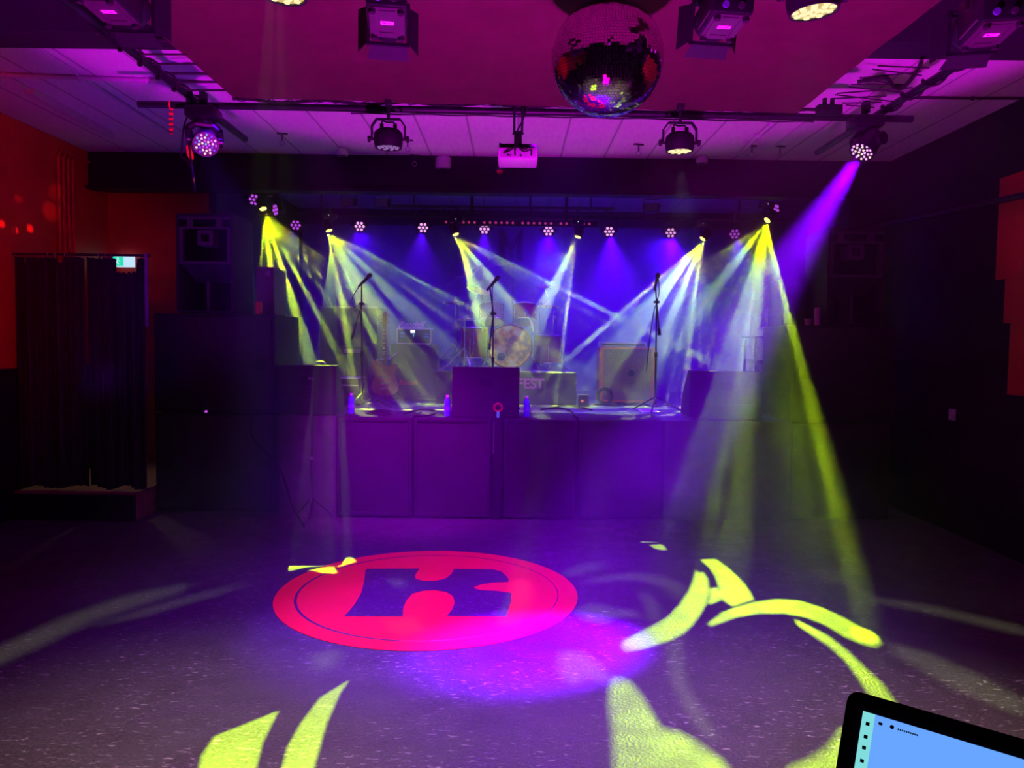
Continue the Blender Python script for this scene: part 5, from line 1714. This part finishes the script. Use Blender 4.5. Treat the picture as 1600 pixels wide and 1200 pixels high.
# rack at the far side
ky = 8.6
rk = thing('equipment_rack', 'open equipment rack with a pale upright rail inside the long yellow fan', 'rack', (P(1196, 600, ky).x, ky, STZ))
rzz = P(1196, 528, ky).z - STZ
for sx in (-1, 1):
    for sy in (0, .4):
        MB().box((sx * .12 - .012, sy - .012, 0), (sx * .12 + .012, sy + .012, rzz)).build('post', mat('rack_rail', (.45, .33, .42), .4, .3) if (sx > 0 and sy == 0) else 'black', rk)
for z in (.12, .34, .5):
    MB().box((-.106, .0, z), (.106, .4, z + (.1 if z < .3 else .05)), bev=.004).build('rack_unit', 'blackgloss', rk)
MB().box((-.15, -.03, rzz), (.15, .43, rzz + .02)).build('top', 'black', rk)
tl = thing('desk_lamp', 'thin bright lamp arm on the equipment rack', 'lamp', (P(1200, 515, ky).x, ky + .1, STZ + rzz + .02))
MB().tube([(0, 0, .0), (-.02, 0, .05), (-.05, 0, .09)], .005, 6).build('arm', 'steel', tl)
MB().tube([(-.09, 0, .085), (.06, 0, .10)], .008, 8).build('head', 'steel', tl)
MB().cyl((0, 0, 0), (0, 0, .008), .03, n=12).build('base', 'black', tl)
bc_ = thing('back_cabinet', 'black cabinet behind the monitor inside the long yellow fan', 'speaker', (P(1130, 590, 8.4).x, 8.4, STZ))
MB().box((-.3, .02, .015), (.3, .45, .36), bev=.01).build('cabinet', 'carpet', bc_)
MB().box((-.27, .008, .04), (.27, .02, .33)).build('grille', 'grille', bc_)


# bottles, cables and papers at the stage edge
def bottle(label, px, py, Y):
    t = thing('water_bottle', label, 'bottle', (P(px, py, Y).x, Y, STZ), group='blue water bottles on the stage edge')
    MB().lathe([(0, 0), (.028, 0), (.032, .008), (.032, .03), (.029, .04), (.032, .05), (.032, .10), (.028, .115), (.032, .13), (.028, .155), (.013, .175), (.013, .182)], 22).build('body', 'water', t)
    MB().lathe([(.0, .18), (.016, .18), (.016, .20), (0, .201)], 16).build('cap', 'cap', t)
    MB().lathe([(.0325, .055), (.0325, .095)], 22).build('label', mat('bottle_label', (.2, .3, .8), .5), t)
    return t


bt = bottle('blue water bottle beside the crossed tripod legs at the first subwoofer', 549, 636, 7.42)
clone(bt, 'blue water bottle tucked against the middle wedge on the amp side', V((P(699, 643, 7.3).x, 7.3, STZ)))
clone(bt, 'blue water bottle on the orange cabinet side of the middle wedge', V((P(823, 645, 7.3).x, 7.3, STZ)))


def stage_cable(pts, r, label, m_='rubber'):
    tag(MB().tube(bez([PZ(x, y, STZ + r) for x, y in pts]), r, 6).build('stage_cable', m_), label, 'cable', 'cables on the stage edge')


stage_cable([(575, 644), (590, 641), (612, 643), (605, 648), (585, 647), (572, 645), (590, 644), (606, 645)], .009, 'black coiled cable lying before the first bottle')
stage_cable([(632, 646), (655, 640), (680, 642), (672, 649), (645, 650)], .008, 'black cable curling by the bottle on the amp side of the wedge')
stage_cable([(845, 640), (870, 637), (890, 641), (897, 648), (903, 653)], .009, 'black cable running off the stage edge between two subwoofers')
stage_cable([(905, 637), (935, 632), (960, 634), (990, 631), (1010, 626)], .008, 'black cable lying toward the orange cabinet mic stand')
stage_cable([(860, 639), (878, 634), (905, 636), (925, 641)], .007, 'thin black cable beside the second stage bottle')
pp = PZ(1010, 641, STZ)
pa_ = MB()
qs = [PZ(x, y, STZ + .001) for x, y in ((995, 639), (1026, 640), (1031, 644), (1003, 644))]
pa_._add(qs + [q + V((0, 0, .0012)) for q in qs], [[0, 1, 2, 3], [4, 5, 6, 7], [0, 1, 5, 4], [1, 2, 6, 5], [2, 3, 7, 6], [3, 0, 4, 7]])
tag(pa_.build('set_list', 'paper'), 'sheet of paper on the stage near the orange cabinet mic stand', 'paper')

# small marks of light on the black wall
ws = PX(1489, 648, XR)
tag(MB().box((XR - .012, ws.y - .05, ws.z - .05), (XR, ws.y + .05, ws.z + .05), bev=.003).build('light_mark', mat('light_mark_paint', (.5, .35, .5), .5)), 'small pale painted mark of light on the black side wall', 'light mark')  # pale plate colour stands in for a mark of light
sw = P(322, 643, 7.19)
tag(MB().cyl((sw.x, 7.18, sw.z), (sw.x, 7.2, sw.z), .011, n=12).build('status_lamp', 'ledfade'), 'tiny violet lamp on the bass cabinet beside the drape', 'lamp')

# ------------------------------------------------------------------ laptop on the mixing desk
tl_ = P(1326, 1076, .75)
pt2 = PZ(1600, 1155, tl_.z)
xd = (pt2 - tl_); xd.z = 0; xd.normalize()
bl_ = P(1306, 1212, 1)                       # direction of the lid edge seen in the picture
r_ = (bl_ - CM)
n0 = V((xd.y, -xd.x, 0))                     # horizontal, toward the viewer
if n0.y > 0: n0 = -n0
# lid edge direction e = -z*cos + n0*sin chosen so the edge passes through the seen pixel
best = None
for k in range(0, 60):
    th = radians(-10 + k)
    e = V((0, 0, -cos(th))) + n0 * sin(th)
    p = tl_ + e * .12
    v = CROT.transposed() @ (p - CM)
    px = 800 + FPX * v.x / -v.z
    py = 600 - FPX * v.y / -v.z
    ex = 1326 + (py - 1076) * (1306 - 1326) / (1200 - 1076)
    if best is None or abs(px - ex) < best[0]:
        best = (abs(px - ex), th)
th = min(max(best[1], radians(8)), radians(28))
zl3 = V((0, 0, cos(th))) - n0 * sin(th)      # up along the lid
zl3.normalize()
nl = xd.cross(zl3)                           # away from or toward the viewer
if nl.dot(n0) < 0: nl = -nl
LH, LW = .225, .34
orig = tl_ - zl3 * LH                        # left bottom corner of the lid (hinge)
lap = thing('laptop', 'open laptop with a pale blue screen in the near corner', 'laptop', orig)
Rl = Matrix((xd, zl3, xd.cross(zl3))).transposed()
Tl = Rl.to_4x4()
sgn = 1 if xd.cross(zl3).dot(n0) > 0 else -1


def rrect(w, h, r, x0=0, y0=0, n=5):
    out = []
    for cx_, cy_, a0 in ((w - r, h - r, 0), (r, h - r, 90), (r, r, 180), (w - r, r, 270)):
        for k in range(n + 1):
            a = radians(a0 + 90 * k / n)
            out.append((x0 + cx_ + r * cos(a), y0 + cy_ + r * sin(a)))
    return out


MB().prism(rrect(LW, LH, .012), -sgn * .006, 0, Tl).build('lid', mat('laptop_shell', (.008, .009, .014), .5), lap)
bz = .0165
scr = MB().box((bz, bz, 0), (LW - bz, LH - bz, sgn * .0008), Tl).build('screen', 'screen', lap)
MB().box((bz, LH - bz - .075, sgn * .0008), (bz + .011, LH - bz, sgn * .0012), Tl).build('side_bar', 'screenmint', scr)
MB().box((bz, LH - bz - .19, sgn * .0008), (bz + .011, LH - bz - .075, sgn * .0012), Tl).build('side_bar', 'screenpale', scr)
ic = MB()
for k, yy in enumerate((.010, .022, .032, .044, .062)):
    ic.box((bz + .004, LH - bz - yy - .002, sgn * .0012), (bz + .0075, LH - bz - yy + .0012, sgn * .0015), Tl)
ic.build('icons', mat('icon_teal', (.02, .12, .14), .5), scr)
tt = MB()
tt.cyl(Rl @ V((bz + .027, LH - bz - .0065, sgn * .0008)), Rl @ V((bz + .027, LH - bz - .0065, sgn * .0014)), .0019, n=14)
tt.build('tab_icon', 'ink', scr)
tt = MB()
for k in range(10):
    tt.box((bz + .032 + k * .0018, LH - bz - .0076, sgn * .0008), (bz + .0332 + k * .0018, LH - bz - .0060, sgn * .0012), Tl)
tt.box((bz + .015, LH - bz - .008, sgn * .0008), (bz + .0185, LH - bz - .0055, sgn * .0012), Tl)
tt.build('tab_caption', mat('caption_grey', (.12, .22, .5), .5), scr)
Rb = Matrix((xd, n0, V((0, 0, 1)))).transposed().to_4x4()
lo, hi = (0, .0, -.018), (LW, .23, -.002)
MB().box(lo, hi, Rb, bev=.004).build('base', mat('laptop_shell', (.008, .009, .014), .5), lap)
kb_ = MB()
for r in range(5):
    for c in range(14):
        kb_.box((.02 + c * .0215, .03 + r * .019, -.002), (.02 + c * .0215 + .0185, .03 + r * .019 + .016, -.0008), Rb)
kb_.build('keyboard', 'blackgloss', lap)
MB().cyl(Rl @ V((.03, 0.0, -sgn * .003)), Rl @ V((LW - .03, 0.0, -sgn * .003)), .005, n=12).build('hinge', 'blackgloss', lap)
dz = orig.z - .018
dk = thing('mixing_desk', 'black desk top under the laptop just below the frame', 'desk', (orig.x + .25, orig.y - .1, 0), (0, 0, atan2(xd.y, xd.x)))
MB().box((-.40, -.16, dz - .03), (.75, .10, dz - .0005), bev=.004).build('top', 'black', dk)
for sx in (-.36, .70):
    MB().box((sx - .02, -.13, 0), (sx + .02, .07, dz - .03)).build('leg', 'darksteel', dk)

# ------------------------------------------------------------------ haze
hm = bpy.data.materials.new('stage_haze')
hm.use_nodes = True
nt = hm.node_tree
nt.nodes.remove(nt.nodes['Principled BSDF'])
vs_ = nt.nodes.new('ShaderNodeVolumeScatter')
nt.links.new(vs_.outputs[0], nt.nodes['Material Output'].inputs['Volume'])
vs_.inputs['Anisotropy'].default_value = 0.15
tc = nt.nodes.new('ShaderNodeTexCoord')
sx = nt.nodes.new('ShaderNodeSeparateXYZ')
nt.links.new(tc.outputs['Object'], sx.inputs[0])
front = remap(sx.outputs[1], 3.5, 7.2, .0, 1.0)
wid = remap(math_('ABSOLUTE', sx.outputs[0], 0), 2.6, 3.7, 1.0, .12)
clo = remap(noise(1.35, 3, None, .6), .38, .66, .5, 1.7)
high = math_('MAXIMUM', math_('MAXIMUM', remap(sx.outputs[2], 1.3, 2.7, 1.0, .05), remap(sx.outputs[1], 7.9, 8.3, 0.0, 1.0)), math_('MULTIPLY', remap(sx.outputs[0], .6, 1.7, 0.0, 2.2), remap(sx.outputs[2], 3.0, 3.3, 1.0, 0.0)))
dens = math_('MULTIPLY', math_('MULTIPLY', math_('MULTIPLY', front, wid), clo), high)
slab = math_('MULTIPLY', remap(sx.outputs[1], 7.85, 8.25, 0.0, 1.0), remap(sx.outputs[1], 9.25, 10.1, 1.0, .3))
low = remap(sx.outputs[2], 1.2, 2.25, .10, 1.0)
body = math_('ADD', remap(sx.outputs[2], .8, 1.5, .075, .028), math_('MULTIPLY', math_('MULTIPLY', slab, low), .17))
dens = math_('ADD', math_('MULTIPLY', dens, body), .0003)
nt.links.new(dens, vs_.inputs['Density'])
hz = MB().box((XL - .3, -1.3, -.25), (XR + .3, YB + .3, CEIL + .25)).build('haze', hm, None, 0)
tag(hz, 'thin stage haze filling the room', None, None, 'stuff')
hm.cycles.volume_step_rate = 0.9
